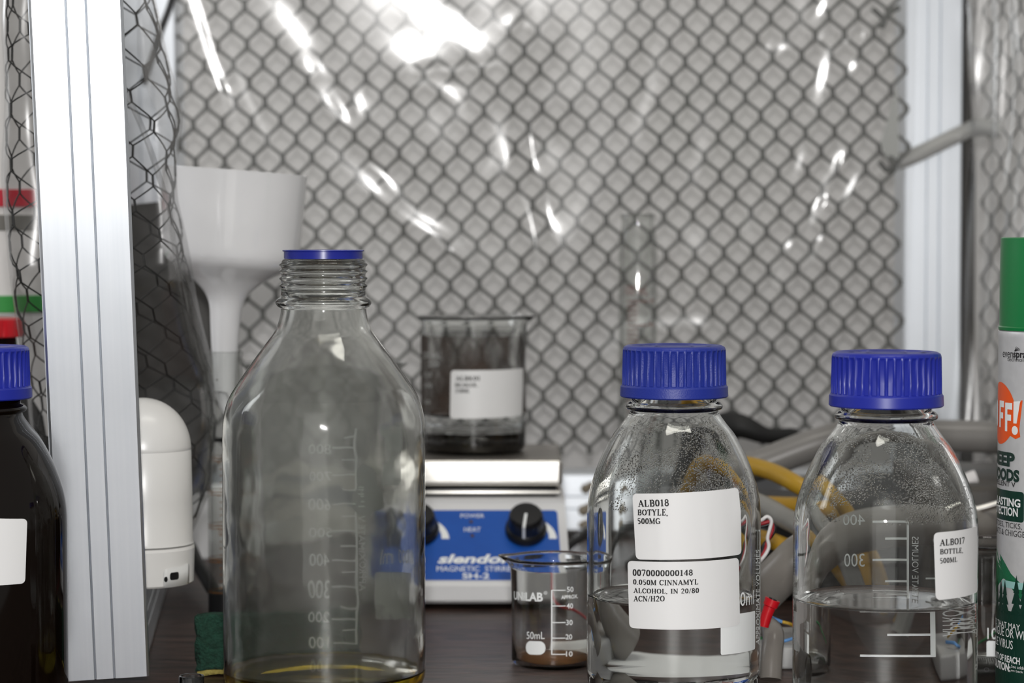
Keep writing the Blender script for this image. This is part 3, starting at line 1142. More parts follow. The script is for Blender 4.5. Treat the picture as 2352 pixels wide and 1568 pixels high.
# ------------------------------------------------------------------ screw-cap bottles
def cap_mesh(mb, z0, R=0.0258, flange=0.0267, h=0.0255, worn=False):
    nrib, n = 42, 336

    def deform(p, a, r, z):
        if z0 + 0.0062 < z < z0 + h - 0.0015 and r > R * 0.985:
            w = max(0.0, math.cos(nrib * a)) ** 0.7
            f = (r - 0.0010 * (1 - w)) / r
            return Vector((p.x * f, p.y * f, p.z))
        return p
    prof = [(0.0225, z0), (flange - 0.0006, z0), (flange, z0 + 0.0006), (flange - 0.0002, z0 + 0.0052), (flange - 0.0007, z0 + 0.0057), (R + 0.0001, z0 + 0.0061),
            (R, z0 + 0.0064), (R - 0.0001, z0 + 0.012), (R - 0.0003, z0 + h - 0.0035), (R - 0.0004, z0 + h - 0.002), (R - 0.0009, z0 + h - 0.0008), (R - 0.0024, z0 + h),
            (R - 0.0045, z0 + h), (R - 0.0052, z0 + h - 0.0005), (0.0, z0 + h - 0.0005)]
    mb.add(*lathe(prof, n, deform))
    # raised marks on the lid
    for a0, a1, r0, r1 in ((20, 62, .016, .0185), (75, 100, .016, .0185), (150, 200, .016, .0185), (215, 250, .016, .0185), (290, 330, .016, .0185), (0, 360, .0085, .0095)):
        m = max(4, int((a1 - a0) / 8))
        V = []
        for k in range(m + 1):
            a = math.radians(a0 + (a1 - a0) * k / m)
            for r in (r0, r1):
                V.append((r * math.sin(a), -r * math.cos(a), z0 + h + 0.0003))
        mb.add(V, [(2 * k, 2 * k + 1, 2 * k + 3, 2 * k + 2) for k in range(m)])


P500 = [(0.043, 0.074), (0.043, 0.083), (0.043, 0.090), (0.0428, 0.098), (0.0418, 0.106), (0.0398, 0.1135), (0.036, 0.1235), (0.0305, 0.134), (0.0255, 0.1405), (0.0225, 0.1448), (0.0218, 0.1468)]


def body_500():
    out = [(0.0, 0.0010), (0.022, 0.0010), (0.0275, 0.0)] + [(0.0275 + 0.0155 * math.sin(a), 0.0155 - 0.0155 * math.cos(a)) for a in np.linspace(0.15, PI / 2, 9)] + [(0.043, 0.04)] + crom(P500, 5)
    out += [(0.0236, 0.1474), (0.0241, 0.1484), (0.0239, 0.1494), (0.0228, 0.1506), (0.0212, 0.1512), (0.0210, 0.170), (0.0200, 0.1745), (0.0188, 0.1750)]
    inn = [(0.0178, 0.1745), (0.0178, 0.1480)] + [(r - 0.0026, z) for r, z in reversed(crom(P500, 5))] + [(0.0404, 0.04)] + [(0.0275 + 0.0129 * math.sin(a), 0.0165 - 0.0129 * math.cos(a)) for a in np.linspace(PI / 2, 0.1, 8)] + [(0.0, 0.0046)]
    return out, inn


def cut_profile(prof, z):
    """split a top-to-bottom inner profile at height z"""
    up, lo = [], []
    for i, (r, h) in enumerate(prof):
        if h >= z and not lo:
            up.append((r, h))
        else:
            if not lo:
                r0, h0 = prof[i - 1]
                t = (h0 - z) / (h0 - h)
                rr = r0 + (r - r0) * t
                up.append((rr, z))
                lo.append((rr, z))
            lo.append((r, h))
    return up, lo


def bottle(name, label, cx, cy, out, inn, level, side, gm, wet_z=None, group=None, n=128):
    root = thing(name, label, 'bottle', (cx, cy, 0), group)
    up, lo = cut_profile(inn, level)
    mb = MB()
    mb.add(*lathe(out, n), 0)
    if wet_z:
        a, b = cut_profile(up, wet_z[1])
        b, c = cut_profile(b, wet_z[0])
        mb.add(*lathe([(0.9995 * out[-1][0], out[-1][1])] + a, n), 0)
        mb.add(*lathe(b, n), 1)
        mb.add(*lathe(c, n), 0)
    else:
        mb.add(*lathe([out[-1]] + up, n), 0)
    mb.build('glass_body', [gm, 'glass_wet'], root)
    # liquid: its own interfaces against the glass and the air
    q = MB()
    lo2 = list(reversed(lo))
    q.add(*lathe(lo2, n), 0)
    R = lo[0][0]
    men = [(R, level), (R - 0.0006, level - 0.0006), (R - 0.0016, level - 0.0012), (R - 0.003, level - 0.0015), (R * 0.6, level - 0.0016), (0.0, level - 0.0016)]
    q.add(*lathe(men, n), 1)
    q.build('liquid', [side, 'water_top'], root)
    return root


O5, I5 = body_500()
# --- ALB018
A = Cyl(0.0802, 1.204, 0.043)
b18 = bottle('reagent_bottle', 'glass bottle with blue cap and two white labels on its front, misted shoulder', A.cx, A.cy, O5, I5, 0.0555, 'water_side', 'glass', (0.100, 0.142))
mb = MB()
cap_mesh(mb, 0.1532)
mb.build('screw_cap', 'cap_blue_rough', b18, angle=40)


def crease(x, y):
    return 0.00025 * (math.exp(-((x - 0.22 - 0.03 * y) / 0.02) ** 2) + math.exp(-((x - 0.36) / 0.015) ** 2) * (0.5 + y / 2) + math.exp(-((x - 0.66 + 0.02 * y) / 0.015) ** 2)) + 0.0009 * max(0, x - 0.9) / 0.1 * (1 - abs(2 * y - 1.3))


def paper_label(parent, surf, px, lines, rad=0.0022, wob=None):
    m = MB()
    put_patch(m, surf, px, off=0.00012, rad=rad, thick=0.00014, nx=26, wob=wob)
    lab = m.build('paper_label', 'label', parent, angle=50)
    if lines:
        t = MB()
        for tx, q in lines:
            put_text(t, surf, q, tx, off=0.00042 + (0.00025 if wob else 0), font='serif', wt=1.3)
        t.build('lettering', 'ink', lab, smooth=False)
    return lab


paper_label(b18, A, [(1453, 1133), (1694, 1119), (1703, 1272), (1461, 1284)],
            [('ALB018', [(1466, 1147), (1536, 1145), (1537, 1162), (1467, 1164)]), ('BOTYLE,', [(1466, 1169), (1534, 1167), (1534, 1185), (1466, 1184)]),
             ('500MG', [(1466, 1189), (1517, 1189), (1517, 1203), (1466, 1203)])], wob=crease)
paper_label(b18, A, [(1442, 1287), (1696, 1280), (1699, 1435), (1446, 1441)],
            [('0070000000148', [(1454, 1306), (1591, 1307), (1591, 1321), (1454, 1322)]), ('0.050M CINNAMYL', [(1455, 1329), (1603, 1329), (1603, 1342), (1455, 1342)]),
             ('ALCOHOL, IN 20/80', [(1456, 1349), (1605, 1349), (1605, 1362), (1456, 1362)]), ('ACN/H2O', [(1456, 1367), (1527, 1367), (1527, 1381), (1456, 1381)])])
pr = MB()
put_patch(pr, A, [(1655, 1412), (1734, 1402), (1734, 1490), (1655, 1504)], rad=0.001)
put_text(pr, A, [(1700, 1360), (1731, 1354), (1731, 1387), (1700, 1392)], '0ml')
put_text(pr, A, [(1736, 1480), (1736, 1262), (1744, 1262), (1744, 1480)], 'APPROXIMATE VOLUMES')
put_patch(pr, A, (1744.5, 1216, 1746, 1480), nx=2)
for v in (1216, 1290, 1365, 1440):
    put_patch(pr, A, (1742, v, 1746, v + 4), nx=2)
pr.build('printed_scale', 'print_white', b18, smooth=False)

# --- ALB017
B = Cyl(0.175, 1.138, 0.043)
b17 = bottle('reagent_bottle', 'glass bottle with glossy blue cap next to the spray can, white mirrored scale showing through', B.cx, B.cy, O5, I5, 0.0635, 'water_side', 'glass', (0.102, 0.140))
mb = MB()
cap_mesh(mb, 0.1532)
mb.build('screw_cap', 'cap_blue', b17, angle=40)
paper_label(b17, B, [(2144, 1223), (2243, 1207), (2244, 1358), (2149, 1378)],
            [('ALBO17', [(2157, 1238), (2214, 1232), (2214, 1248), (2157, 1254)]), ('BOTTLE,', [(2158, 1260), (2210, 1256), (2210, 1270), (2158, 1274)]),
             ('500ML', [(2158, 1281), (2197, 1278), (2197, 1290), (2158, 1294)])])
pr = MB()
put_text(pr, B, (1985, 1182, 1932, 1206), '400', back=True)
put_text(pr, B, (1984, 1270, 1935, 1300), '300', back=True)
bars = [(1198, 2003), (1236, 2033), (1284, 2003), (1333, 2033), (1388, 2003), (1440, 2035), (1488, 2003)]
for v, u in bars:
    put_patch(pr, B, [(2087, v - 2), (u, v - 2), (u, v + 3), (2087, v + 3)], back=True, nx=6)
put_patch(pr, B, (2090, 1198, 2084.5, 1491), back=True, nx=2)
put_text(pr, B, [(2113, 1445), (2113, 1232), (2097, 1232), (2097, 1445)], 'APPROXIMATE VOLUMES', back=True)
put_patch(pr, B, (2160, 1325, 2130, 1329), back=True, nx=6)
put_text(pr, B, (1925, 1375, 1880, 1400), '500 ml', back=True)
put_patch(pr, B, (1935, 1410, 1860, 1470), back=True, rad=0.001)
pr.build('printed_scale', 'print_white', b17, smooth=False)

# --- amber bottle, left edge
C = Cyl(-0.2605, 1.184, 0.043)
ba = thing('reagent_bottle', 'dark amber bottle with blue cap left of the leaning post', 'bottle', (C.cx, C.cy, 0))
mb = MB()
mb.add(*lathe(O5, 128))
mb.build('glass_body', 'amber', ba)
mb = MB()
cap_mesh(mb, 0.1537)
mb.build('screw_cap', 'cap_blue', ba, angle=40)
paper_label(ba, C, [(-110, 1185), (62, 1191), (57, 1339), (-110, 1346)], None)

# --- one-litre bottle
D = Cyl(-0.0937, 1.212, 0.0505)
P1L = [(0.0505, 0.115), (0.0505, 0.123), (0.0505, 0.130), (0.0503, 0.138), (0.0493, 0.1455), (0.0470, 0.1525), (0.0424, 0.1600), (0.0380, 0.1665), (0.0333, 0.1732), (0.0282, 0.1800),
       (0.0246, 0.1850), (0.0226, 0.1895), (0.0215, 0.1940), (0.0212, 0.1968)]
base1 = [(0.0, 0.001), (0.029, 0.001), (0.0345, 0.0)] + [(0.0345 + 0.016 * math.sin(a), 0.016 - 0.016 * math.cos(a)) for a in np.linspace(0.15, PI / 2, 9)] + [(0.0505, 0.06)]
neck = [(0.0228, 0.1976), (0.0237, 0.1988), (0.0239, 0.1998), (0.0234, 0.2010), (0.0222, 0.2020), (0.0213, 0.2026)]
thr = []
for zc in (0.2080, 0.2116, 0.2152, 0.2184):
    thr += [(0.0209, zc - 0.0016), (0.0211, zc - 0.0010), (0.0219, zc - 0.0003), (0.0219, zc + 0.0003), (0.0211, zc + 0.0010), (0.0209, zc + 0.0015)]
out1 = base1 + crom(P1L, 5) + neck + thr + [(0.0208, 0.2202), (0.0203, 0.2212), (0.0196, 0.2213)]
inn1 = [(0.0186, 0.2208), (0.0182, 0.200)] + [(r - 0.0026, z) for r, z in reversed(crom(P1L, 5))] + [(0.0479, 0.06)] + [(0.0345 + 0.0134 * math.sin(a), 0.017 - 0.0134 * math.cos(a)) for a in np.linspace(PI / 2, 0.1, 8)] + [(0.0, 0.0045)]
b1 = bottle('reagent_bottle', 'tall open one-litre glass bottle with a blue pouring ring and no cap', D.cx, D.cy, out1, inn1, 0.0165, 'yellow_liquid', 'glass_old')
mb = MB()
mb.add(*lathe([(0.0180, 0.2214), (0.0196, 0.2214), (0.0196, 0.2248), (0.0203, 0.2251), (0.0203, 0.2256), (0.0190, 0.2258), (0.0180, 0.2252)], 96, loop=True))
mb.build('pouring_ring', 'ring_blue', b1, angle=40)
pr = MB()
for tx, v, h, u0, u1 in (('800', 1030, 11, 762, 707), ('700', 1093, 11, 761, 708), ('600', 1157, 13, 758, 709), ('500', 1222, 10, 764, 709), ('400', 1284, 13, 757, 711), ('300', 1353, 21, 757, 708), ('200', 1417, 11, 758, 707), ('100', 1475, 13, 755, 708)):
    put_text(pr, D, (u0, v - h, u1, v + h), tx, back=True)
for v, u in ((1004, 790), (1027, 765), (1054, 788), (1090, 763), (1123, 787), (1155, 764), (1186, 787), (1219, 764), (1253, 786), (1284, 764), (1311, 786), (1347, 762), (1395, 785), (1420, 763), (1446, 786), (1476, 765)):
    put_patch(pr, D, [(820, v - 1.5), (u, v - 1.5), (u, v + 1.5), (820, v + 1.5)], back=True, nx=4)
put_patch(pr, D, (823, 985, 818, 1478), back=True, nx=2)
put_text(pr, D, [(843, 1355), (843, 1098), (826, 1098), (826, 1355)], 'APPROXIMATE VOLUMES', back=True)
put_text(pr, D, (958, 1260, 880, 1294), '1000 ml', back=True)
pr.build('printed_scale', 'print_white', b1, smooth=False)
pr = MB()
put_patch(pr, D, [(955, 1316), (869, 1311), (867, 1422), (955, 1424)], back=True, rad=0.0015)
pr.build('frosted_patch', 'frost', b1, smooth=False)
pr = MB()
put_patch(pr, D, (930, 980, 884, 1113), back=True, rad=0.001)
pr.build('frosted_patch', 'frost', b1, smooth=False)
pr = MB()
blob = []
for k in range(40):
    a = 2 * PI * k / 40
    r = 1 + 0.16 * math.sin(3 * a + .5) + 0.1 * math.sin(5 * a)
    blob.append((848 + 34 * r * math.cos(a), 1130 + 62 * r * math.sin(a)))
put_shape(pr, D, blob, back=True, off=0.0001)
pr.build('printed_emblem', 'print_grey', b1, smooth=False)
mb = MB()
mb.add(*lathe([(0.0476, 0.018), (0.0476, 0.1), (0.0476, 0.134), (0.0465, 0.143), (0.0440, 0.152)], 96))
mb.build('dried_haze', 'haze', b1)


# ------------------------------------------------------------------ beakers
def beaker_shell(R, h, t=0.0013, lipw=0.0022, spout=None, sp_push=0.006, n=120):
    rb = R * 0.16
    out = [(0.0, 0.0), (R - rb, 0.0)] + [(R - rb + rb * math.sin(a), rb - rb * math.cos(a)) for a in np.linspace(0.2, PI / 2, 6)]
    out += [(R, h * 0.3), (R, h * 0.6), (R, h - 0.006), (R + 0.0004, h - 0.0036), (R + lipw * .8, h - 0.0014), (R + lipw, h - 0.0006), (R + lipw, h), (R + lipw - 0.0007, h + 0.0004)]
    ri = R - t
    inn = [(R + lipw - 0.0016, h), (ri + 0.0010, h - 0.0016), (ri, h - 0.005), (ri, h * 0.6), (ri, h * 0.3), (ri, rb + t), (ri - rb * .35, t + rb * .35), (ri - rb, t), (0.0, t)]

    def deform(p, a, r, z):
        if spout is not None:
            da = (a - spout + PI) % (2 * PI) - PI
            w = math.exp(-(da / 0.26) ** 2)
            k = max(0.0, (z - h * 0.84) / (h * 0.16)) ** 2
            f = 1 + w * k * sp_push / max(r, 1e-6)
            p = Vector((p.x * f, p.y * f, p.z + 0.25 * w * k * sp_push * 0.2))
        return p
    mb = MB()
    mb.add(*lathe(out + inn, n, deform))
    return mb


# 50 ml
E5 = Cyl(0.0225, 1.318, 0.0228)
k5 = thing('beaker', 'small 50 ml glass beaker with white scale in front of the stirrer', 'beaker', (E5.cx, E5.cy, 0))
beaker_shell(0.0228, 0.0585, spout=-PI / 2 - 0.15, sp_push=0.0055).build('glass_body', 'glass', k5)
pr = MB()
for tx, v, u0 in (('50', 1353, 1302), ('40', 1391, 1301), ('30', 1429, 1300), ('20', 1462, 1299), ('10', 1501, 1300)):
    put_text(pr, E5, (u0, v - 6, u0 + 15, v + 6), tx, bold=0.012)
for v in (1355, 1391, 1429, 1465, 1502):
    put_patch(pr, E5, (1267, v - 1, 1299, v + 1), nx=6)
put_patch(pr, E5, (1266, 1355, 1268.6, 1503), nx=2)
put_text(pr, E5, [(1289, 1367), (1327, 1364), (1327, 1373), (1289, 1376)], 'APPROX.', bold=0.02)
put_text(pr, E5, (1210, 1450, 1251, 1467), '50mL')
put_patch(pr, E5, [(1208, 1471), (1253, 1472), (1253, 1503), (1208, 1502)], rad=0.0034)
put_text(pr, E5, [(1181, 1357), (1247, 1360), (1247, 1381), (1181, 1376)], 'UNiLAB', bold=0.03)
rg = [(1253 + 4 * math.cos(a), 1361 + 4 * math.sin(a)) for a in np.linspace(0, 2 * PI, 13)]
for a_, b_ in zip(rg[:-1], rg[1:]):
    put_patch(pr, E5, [(a_[0], a_[1]), (b_[0], b_[1]), (1253 + (b_[0] - 1253) * .75, 1361 + (b_[1] - 1361) * .75), (1253 + (a_[0] - 1253) * .75, 1361 + (a_[1] - 1361) * .75)], nx=1)
put_text(pr, E5, (1251.5, 1359, 1254.5, 1363), 'R')
pr.build('printed_scale', 'print_white', k5, smooth=False)
mb = MB()
rr = 0.0211
mb.add(*lathe([(0, 0.00165), (rr - 0.003, 0.00165), (rr - 0.001, 0.003), (rr, 0.006), (rr, 0.0085), (rr, 0.011)], 72))
mb.build('brown_residue', 'brown_tint', k5)
mb = MB()
mb.add(*lathe([(0, 0.00155), (rr - 0.0028, 0.00155), (rr - 0.0012, 0.0026), (0, 0.0026)], 72))
mb.build('brown_dregs', patchy('orange_brown_dregs', (0.30, 0.12, 0.03), 40, 0.1, 0.6, 0.6), k5)

# 250 ml on the stirrer
ZP = 0.0885
E2 = Cyl(-0.0259, 1.628, 0.0350)
k2 = thing('beaker', 'stained 250 ml glass beaker of dark liquid standing on the stirrer plate', 'beaker', (E2.cx, E2.cy, ZP))
beaker_shell(0.0350, 0.0905, 0.0016, 0.0026, spout=PI / 2 - 0.35, sp_push=0.006).build('glass_body', 'glass', k2)


class Shift:
    def __init__(s, c, dz):
        s.c, s.dz, s.R = c, dz, c.R

    def quad(s, px, back=False):
        return s.c.quad(px, back)

    def wrap(s, st, off):
        return s.c.wrap(st, off) - Vector((0, 0, s.dz))


E2s = Shift(E2, ZP)
paper_label(k2, E2s, [(1036, 850), (1201, 845), (1199, 953), (1034, 961)],
            [('ALBK01', (1047, 863, 1102, 874)), ('BEAKER,', (1046, 879, 1097, 889)), ('250ML', (1046, 892, 1079, 902))])
rr = 0.0331
mb = MB()
mb.add(*lathe([(0.03506, 0.0265), (0.03506, 0.05), (0.03506, 0.078)], 96))
mb.build('brown_residue', 'soot', k2)
mb = MB()
mb.add(*lathe([(0, 0.0004), (rr - 0.004, 0.0004), (rr - 0.0005, 0.0026), (rr + 0.0010, 0.006), (rr + 0.0012, 0.0135), (rr - 0.0002, 0.0138), (rr - 0.003, 0.0122), (0, 0.0120)], 96))
mb.build('dark_liquid', 'tarry', k2)
mb = MB()
mb.add(*lathe([(rr - 0.0004, 0.0248), (rr + 0.0012, 0.0250), (rr + 0.0012, 0.0262), (rr - 0.0004, 0.0264)], 96))
mb.build('dried_ring', 'tarry', k2)
pr = MB()
for tx, q in (('250 mL', (972, 808, 1012, 822)), ('200', (984, 830, 1008, 842)), ('150', (975, 855, 992, 866)), ('100', (975, 880, 992, 890)), ('50', (975, 918, 988, 928))):
    put_text(pr, E2s, q, tx)
pr.build('printed_scale', 'print_grey', k2, smooth=False)

# 100 ml behind the spray can
E1 = Cyl(0.2586, 1.302, 0.0252)
k1 = thing('beaker', '100 ml glass beaker between the spray can and the bottle with the mirrored scale', 'beaker', (E1.cx, E1.cy, 0))
beaker_shell(0.0252, 0.0685, 0.0014, 0.0022, spout=2.6).build('glass_body', 'glass', k1)
pr = MB()
put_text(pr, E1, (2268, 1441, 2345, 1467), '100 mL')
put_patch(pr, E1, (2266, 1471, 2330, 1520), rad=0.0012)
pr.build('printed_scale', 'print_white', k1, smooth=False)

# large beaker half hidden behind the litre bottle
M['wave_bands'] = patchy('white_wave_bands', (0.85, 0.83, 0.78), 30, 0.15, 0.4, 0.95, (1, 1, 2.5))  # patchy white for two wavy bands round the large beaker
kL = thing('beaker', 'large empty glass beaker standing behind the tall open bottle', 'beaker', (-0.118, 1.50, 0))
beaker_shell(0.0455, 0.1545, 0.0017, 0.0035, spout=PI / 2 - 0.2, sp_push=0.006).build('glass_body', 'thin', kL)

mb = MB()
for zc_, hh_ in ((0.0560, 0.0065), (0.0815, 0.004)):
    V, Fc = lathe([(0.0436, -1.0), (0.0436, -0.3), (0.0436, 0.4), (0.0436, 1.0)], 96)
    mb.add([(p.x, p.y, zc_ + p.z * hh_ + 0.0035 * math.sin(2 * math.atan2(p.x, -p.y) + 0.6) + 0.001 * math.sin(7 * math.atan2(p.x, -p.y))) for p in V], Fc)
mb.build('white_wave_bands', 'wave_bands', kL)

# ------------------------------------------------------------------ funnel and measuring cylinders
FX = P(517, 900, 1.455).x
FYc = 1.455
cyl = thing('measuring_cylinder', 'narrow measuring cylinder with orange rings and black base holding the funnel', 'measuring cylinder', (FX, FYc, 0))
ro, ri = 0.0104, 0.0088
mb = MB()
mb.add(*lathe([(0, 0.0155), (ro - .001, 0.0155), (ro, 0.017), (ro, 0.05), (ro, 0.10), (ro, 0.160), (ro + .0004, 0.1625), (ro, 0.1638), (ri + .0003, 0.1638), (ri, 0.162), (ri, 0.10), (ri, 0.05), (ri, 0.020), (0, 0.0185)], 64))
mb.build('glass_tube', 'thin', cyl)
mb = MB()
mb.add(*lathe([(0, 0), (0.0125, 0), (0.0125, 0.003), (ro + .0003, 0.005), (ro + .0003, 0.019), (ro + 0.00005, 0.0192), (ro + 0.00005, 0.0153), (0, 0.0153)], 64))
mb.build('base', 'black', cyl, angle=30)
FC = Cyl(FX, FYc, ro)
pr = MB()
for v in (1052, 1130, 1208, 1285, 1362):
    for dv in (0, 7):
        z = P(515, v + dv, FYc - ro).z
        pr.add(*lathe([(ro + 0.00006, z - 0.0002), (ro + 0.00012, z), (ro + 0.00006, z + 0.0002)], 64))
for k, v in enumerate(np.linspace(1062, 1350, 20)):
    put_patch(pr, FC, (505, v - 1, 511 if k % 5 else 500, v + 1), nx=2)
put_text(pr, FC, (503, 1212, 512, 1230), '10')
pr.build('printed_scale', 'orange_print', cyl, smooth=False)
mb = MB()
zz = P(500, 1010, FYc).z
mb.add(*lathe([(ri - 0.00005, zz - .0007), (ri - .0004, zz), (ri - 0.00005, zz + .0007)], 48))
mb.build('dark_line', 'black', cyl)

fun = thing('buchner_funnel', 'white porcelain funnel with a wide bowl standing in a narrow measuring cylinder', 'funnel', (FX, FYc, 0.164))
z = lambda v: P(500, v, FYc).z - 0.164
q = 1 / F * FYc
prof = [(0.0058, z(925)), (0.0068, z(870)), (0.0078, z(812)), (0.0090, z(740)), (38 * q, z(705)), (46 * q, z(682)), (62 * q, z(662)), (88 * q, z(640)), (118 * q, z(622)), (140 * q, z(608)), (151 * q, z(595)), (156 * q, z(578)),
        (159 * q, z(540)), (162 * q, z(470)), (165 * q, z(400)), (165.5 * q, z(394))]
pr_ = crom(prof, 5)
inn = [(163.5 * q, z(392.5)), (161 * q, z(394)), (157 * q, z(470)), (152 * q, z(575)), (0.0, z(578))]
inn2 = [(0.0, z(640)), (28 * q, z(700)), (0.0052, z(812)), (0.0042, z(925))]


def bevel_end(p, a, r, zz):
    if zz < z(900):
        f = min(1, (z(900) - zz) / (z(900) - z(925)))
        p = Vector((p.x, p.y, p.z + f * (-p.x * 1.2 - p.y * 1.6)))
    return p


mb = MB()
mb.add(*lathe(pr_ + inn, 120, bevel_end))
mb.add(*lathe(inn2, 60, bevel_end))
mb.add(*lathe([(0.0042, z(925)), (0.0058, z(925))], 60, bevel_end))
fo = mb.build('porcelain_body', 'porcelain', fun, angle=50)
# bowl sits slightly crooked on its stem
piv = z(800)
for v in fo.data.vertices:
    t = min(1, max(0, (v.co.z - piv) / 0.05))
    if t > 0:
        d = v.co.z - piv
        an = math.radians(4.3) * t
        v.co.x, v.co.z = v.co.x + d * math.sin(an) * 0.85 + 0.0, piv + d - v.co.x * math.sin(an)
mb = MB()
for (u, v, a) in ((482, 850, 8), (486, 882, 5), (496, 872, 4)):
    p = P(u, v, FYc - 0.0072) - Vector((FX, FYc, 0.164))
    mb.add(*lathe([(0, -0.0002), (a * q * .5, 0), (0, 0.0002)], 10))
    for w in mb.V[-30:]:
        w.x, w.y, w.z = w.x + p.x + 0.0006, p.y + w.z * 0.5 - 0.0002, p.z + w.y
mb.build('brown_specks', 'rust', fun)

# blurred measuring cylinder at the back
GX = P(1465, 700, 1.705).x
gc = thing('measuring_cylinder', 'tall glass measuring cylinder with reddish markings behind the two-label bottle', 'measuring cylinder', (GX, 1.705, 0))
R1 = 0.0133
mb = MB()
mb.add(*lathe([(0, 0.010), (R1 - .001, 0.010), (R1, 0.012), (R1, 0.1), (R1, 0.225), (R1 - .0012, 0.236), (R1 - .0022, 0.242), (R1 - .001, 0.247), (R1 - .0022, 0.248),
               (R1 - .0042, 0.242), (R1 - .0030, 0.235), (R1 - .0018, 0.224), (R1 - .0018, 0.1), (R1 - .0018, 0.016), (0, 0.014)], 64))
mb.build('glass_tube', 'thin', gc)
mb = MB()
mb.add(*lathe([(0, 0), (0.026, 0), (0.027, 0.001), (0.026, 0.004), (0.016, 0.009), (R1 + .0004, 0.013), (R1 + .0001, 0.013), (R1 + .0001, 0.0095), (0, 0.0095)], 64))
mb.build('base', 'glass', gc)
GC = Cyl(GX, 1.705, R1)
pr = MB()
put_text(pr, GC, (1436, 655, 1488, 678), '100 mL')
for k, v in enumerate(range(690, 1010, 11)):
    put_patch(pr, GC, (1440, v, 1486 if k % 5 == 0 else 1466, v + 3), nx=6)
    if k % 5 == 0:
        put_text(pr, GC, (1488, v - 5, 1502, v + 6), '%d' % (100 - 10 * (k // 5)))
pr.build('printed_scale', 'pink_print', gc, smooth=False)

# ------------------------------------------------------------------ magnetic stirrer
st = thing('magnetic_stirrer', 'hotplate stirrer with blue front panel, black knobs and a steel top plate', 'stirrer', (-0.0265, 1.51, 0))
sx = -0.0265
HW = 0.0625


def loc_st(p):
    return Vector(p) - Vector((sx, 1.51, 0))


pan0, pan1 = (1.513, 0.0185), (1.560, 0.0600)
side = [(1.511, 0.004), (1.5085, 0.006), (1.5085, 0.015), (1.5105, 0.0175), pan0, pan1, (1.561, 0.0625), (1.565, 0.0640), (1.70, 0.0640), (1.712, 0.058), (1.715, 0.004)]
side = [(y - 1.51, z_) for y, z_ in side]
HWf, HWb = 0.0645, 0.0605
loops = []
for fx, ins in ((-1, 0.0025), (-1, 0.0), (1, 0.0), (1, 0.0025)):
    lp_ = []
    for (y, z_) in side:
        w = HWf + (HWb - HWf) * min(1, z_ / 0.06)
        cy_, cz_ = 0.1, 0.035
        lp_.append((fx * (w - (0.0025 if ins else 0)) if ins else fx * w, y + (cy_ - y) * (0.02 if ins else 0), z_ + (cz_ - z_) * (0.04 if ins else 0)))
    loops.append(lp_)
mb = MB()
V, Fc = prism(None, loops)
mb.add(V, [tuple(reversed(f)) for f in Fc])
hs = mb.build('housing', 'casing', st, angle=28)
for cxs in (-0.045, 0.045):
    for cys in (0.018, 0.18):
        f = MB()
        f.add(*lathe([(0, 0), (0.006, 0), (0.007, 0.0045), (0, 0.0045)], 24))
        f.build('rubber_foot', 'black_rubber', st, (cxs, cys, 0))
PF = Flat(*pan0, *pan1)


class FlatL:
    R = 1

    def quad(s, px, back=False):
        return PF.quad(px)

    def wrap(s, stv, off):
        return loc_st(PF.wrap(stv, off))


FL = FlatL()
if PF.n.y > 0:
    PF.n = -PF.n
mb = MB()
bl = [(885, 1176), (892, 1172), (1274, 1172), (1280, 1177), (1291, 1320), (1290, 1327), (1240, 1331), (1160, 1336), (1085, 1337), (1000, 1335), (920, 1331), (880, 1327), (878, 1320)]
put_shape(mb, FL, bl, off=0.0003)
mb.build('control_panel', 'blue_panel', st, smooth=False)
pr = MB()
put_text(pr, FL, (1058, 1181, 1112, 1190), 'POWER', off=0.0006)
put_text(pr, FL, (1066, 1212, 1104, 1222), 'HEAT', off=0.0006)
put_text(pr, FL, (1005, 1274, 1178, 1295), 'slendor', off=0.0006, bold=0.035, shear=0.25)
put_text(pr, FL, (1003, 1301, 1186, 1313), 'MAGNETIC  STIRRER', off=0.0006)
put_text(pr, FL, (1062, 1317, 1124, 1330), 'SH-2', off=0.0006, bold=0.02)
pr.build('lettering', 'print_white', st, smooth=False)
for cu_ in (1209, 962):
    pr = MB()
    for k in range(8):
        a0, a1 = math.radians(62 - 62 * k / 8), math.radians(62 - 62 * (k + 1) / 8)
        w0, w1 = 3.0 + 6 * k / 8, 3.0 + 6 * (k + 1) / 8
        c = (cu_ - 5, 1238)
        R_ = 66
        put_patch(pr, FL, [(c[0] + (R_ + w) * math.cos(a) * 1.0, c[1] - (R_ - 18 + w) * math.sin(a)) for a, w in ((a0, w0), (a1, w1))] + [(c[0] + (R_ - w) * math.cos(a), c[1] - (R_ - 18 - w) * math.sin(a)) for a, w in ((a1, w1), (a0, w0))], nx=1, off=0.0005)
    pr.build('dial_mark', 'print_white', st, smooth=False)
for u, v in ((1082, 1199), (1085, 1231)):
    p = FL.wrap(FL.quad([(u, v)] * 4)[0], 0.0003)
    f = MB()
    f.add(*lathe([(0.0012, 0), (0.0011, 0.0006), (0, 0.001)], 16))
    o = f.build('indicator_lamp', 'rust', st, p)
    o.rotation_euler = Vector((0, 0, 1)).rotation_difference(PF.n).to_euler()
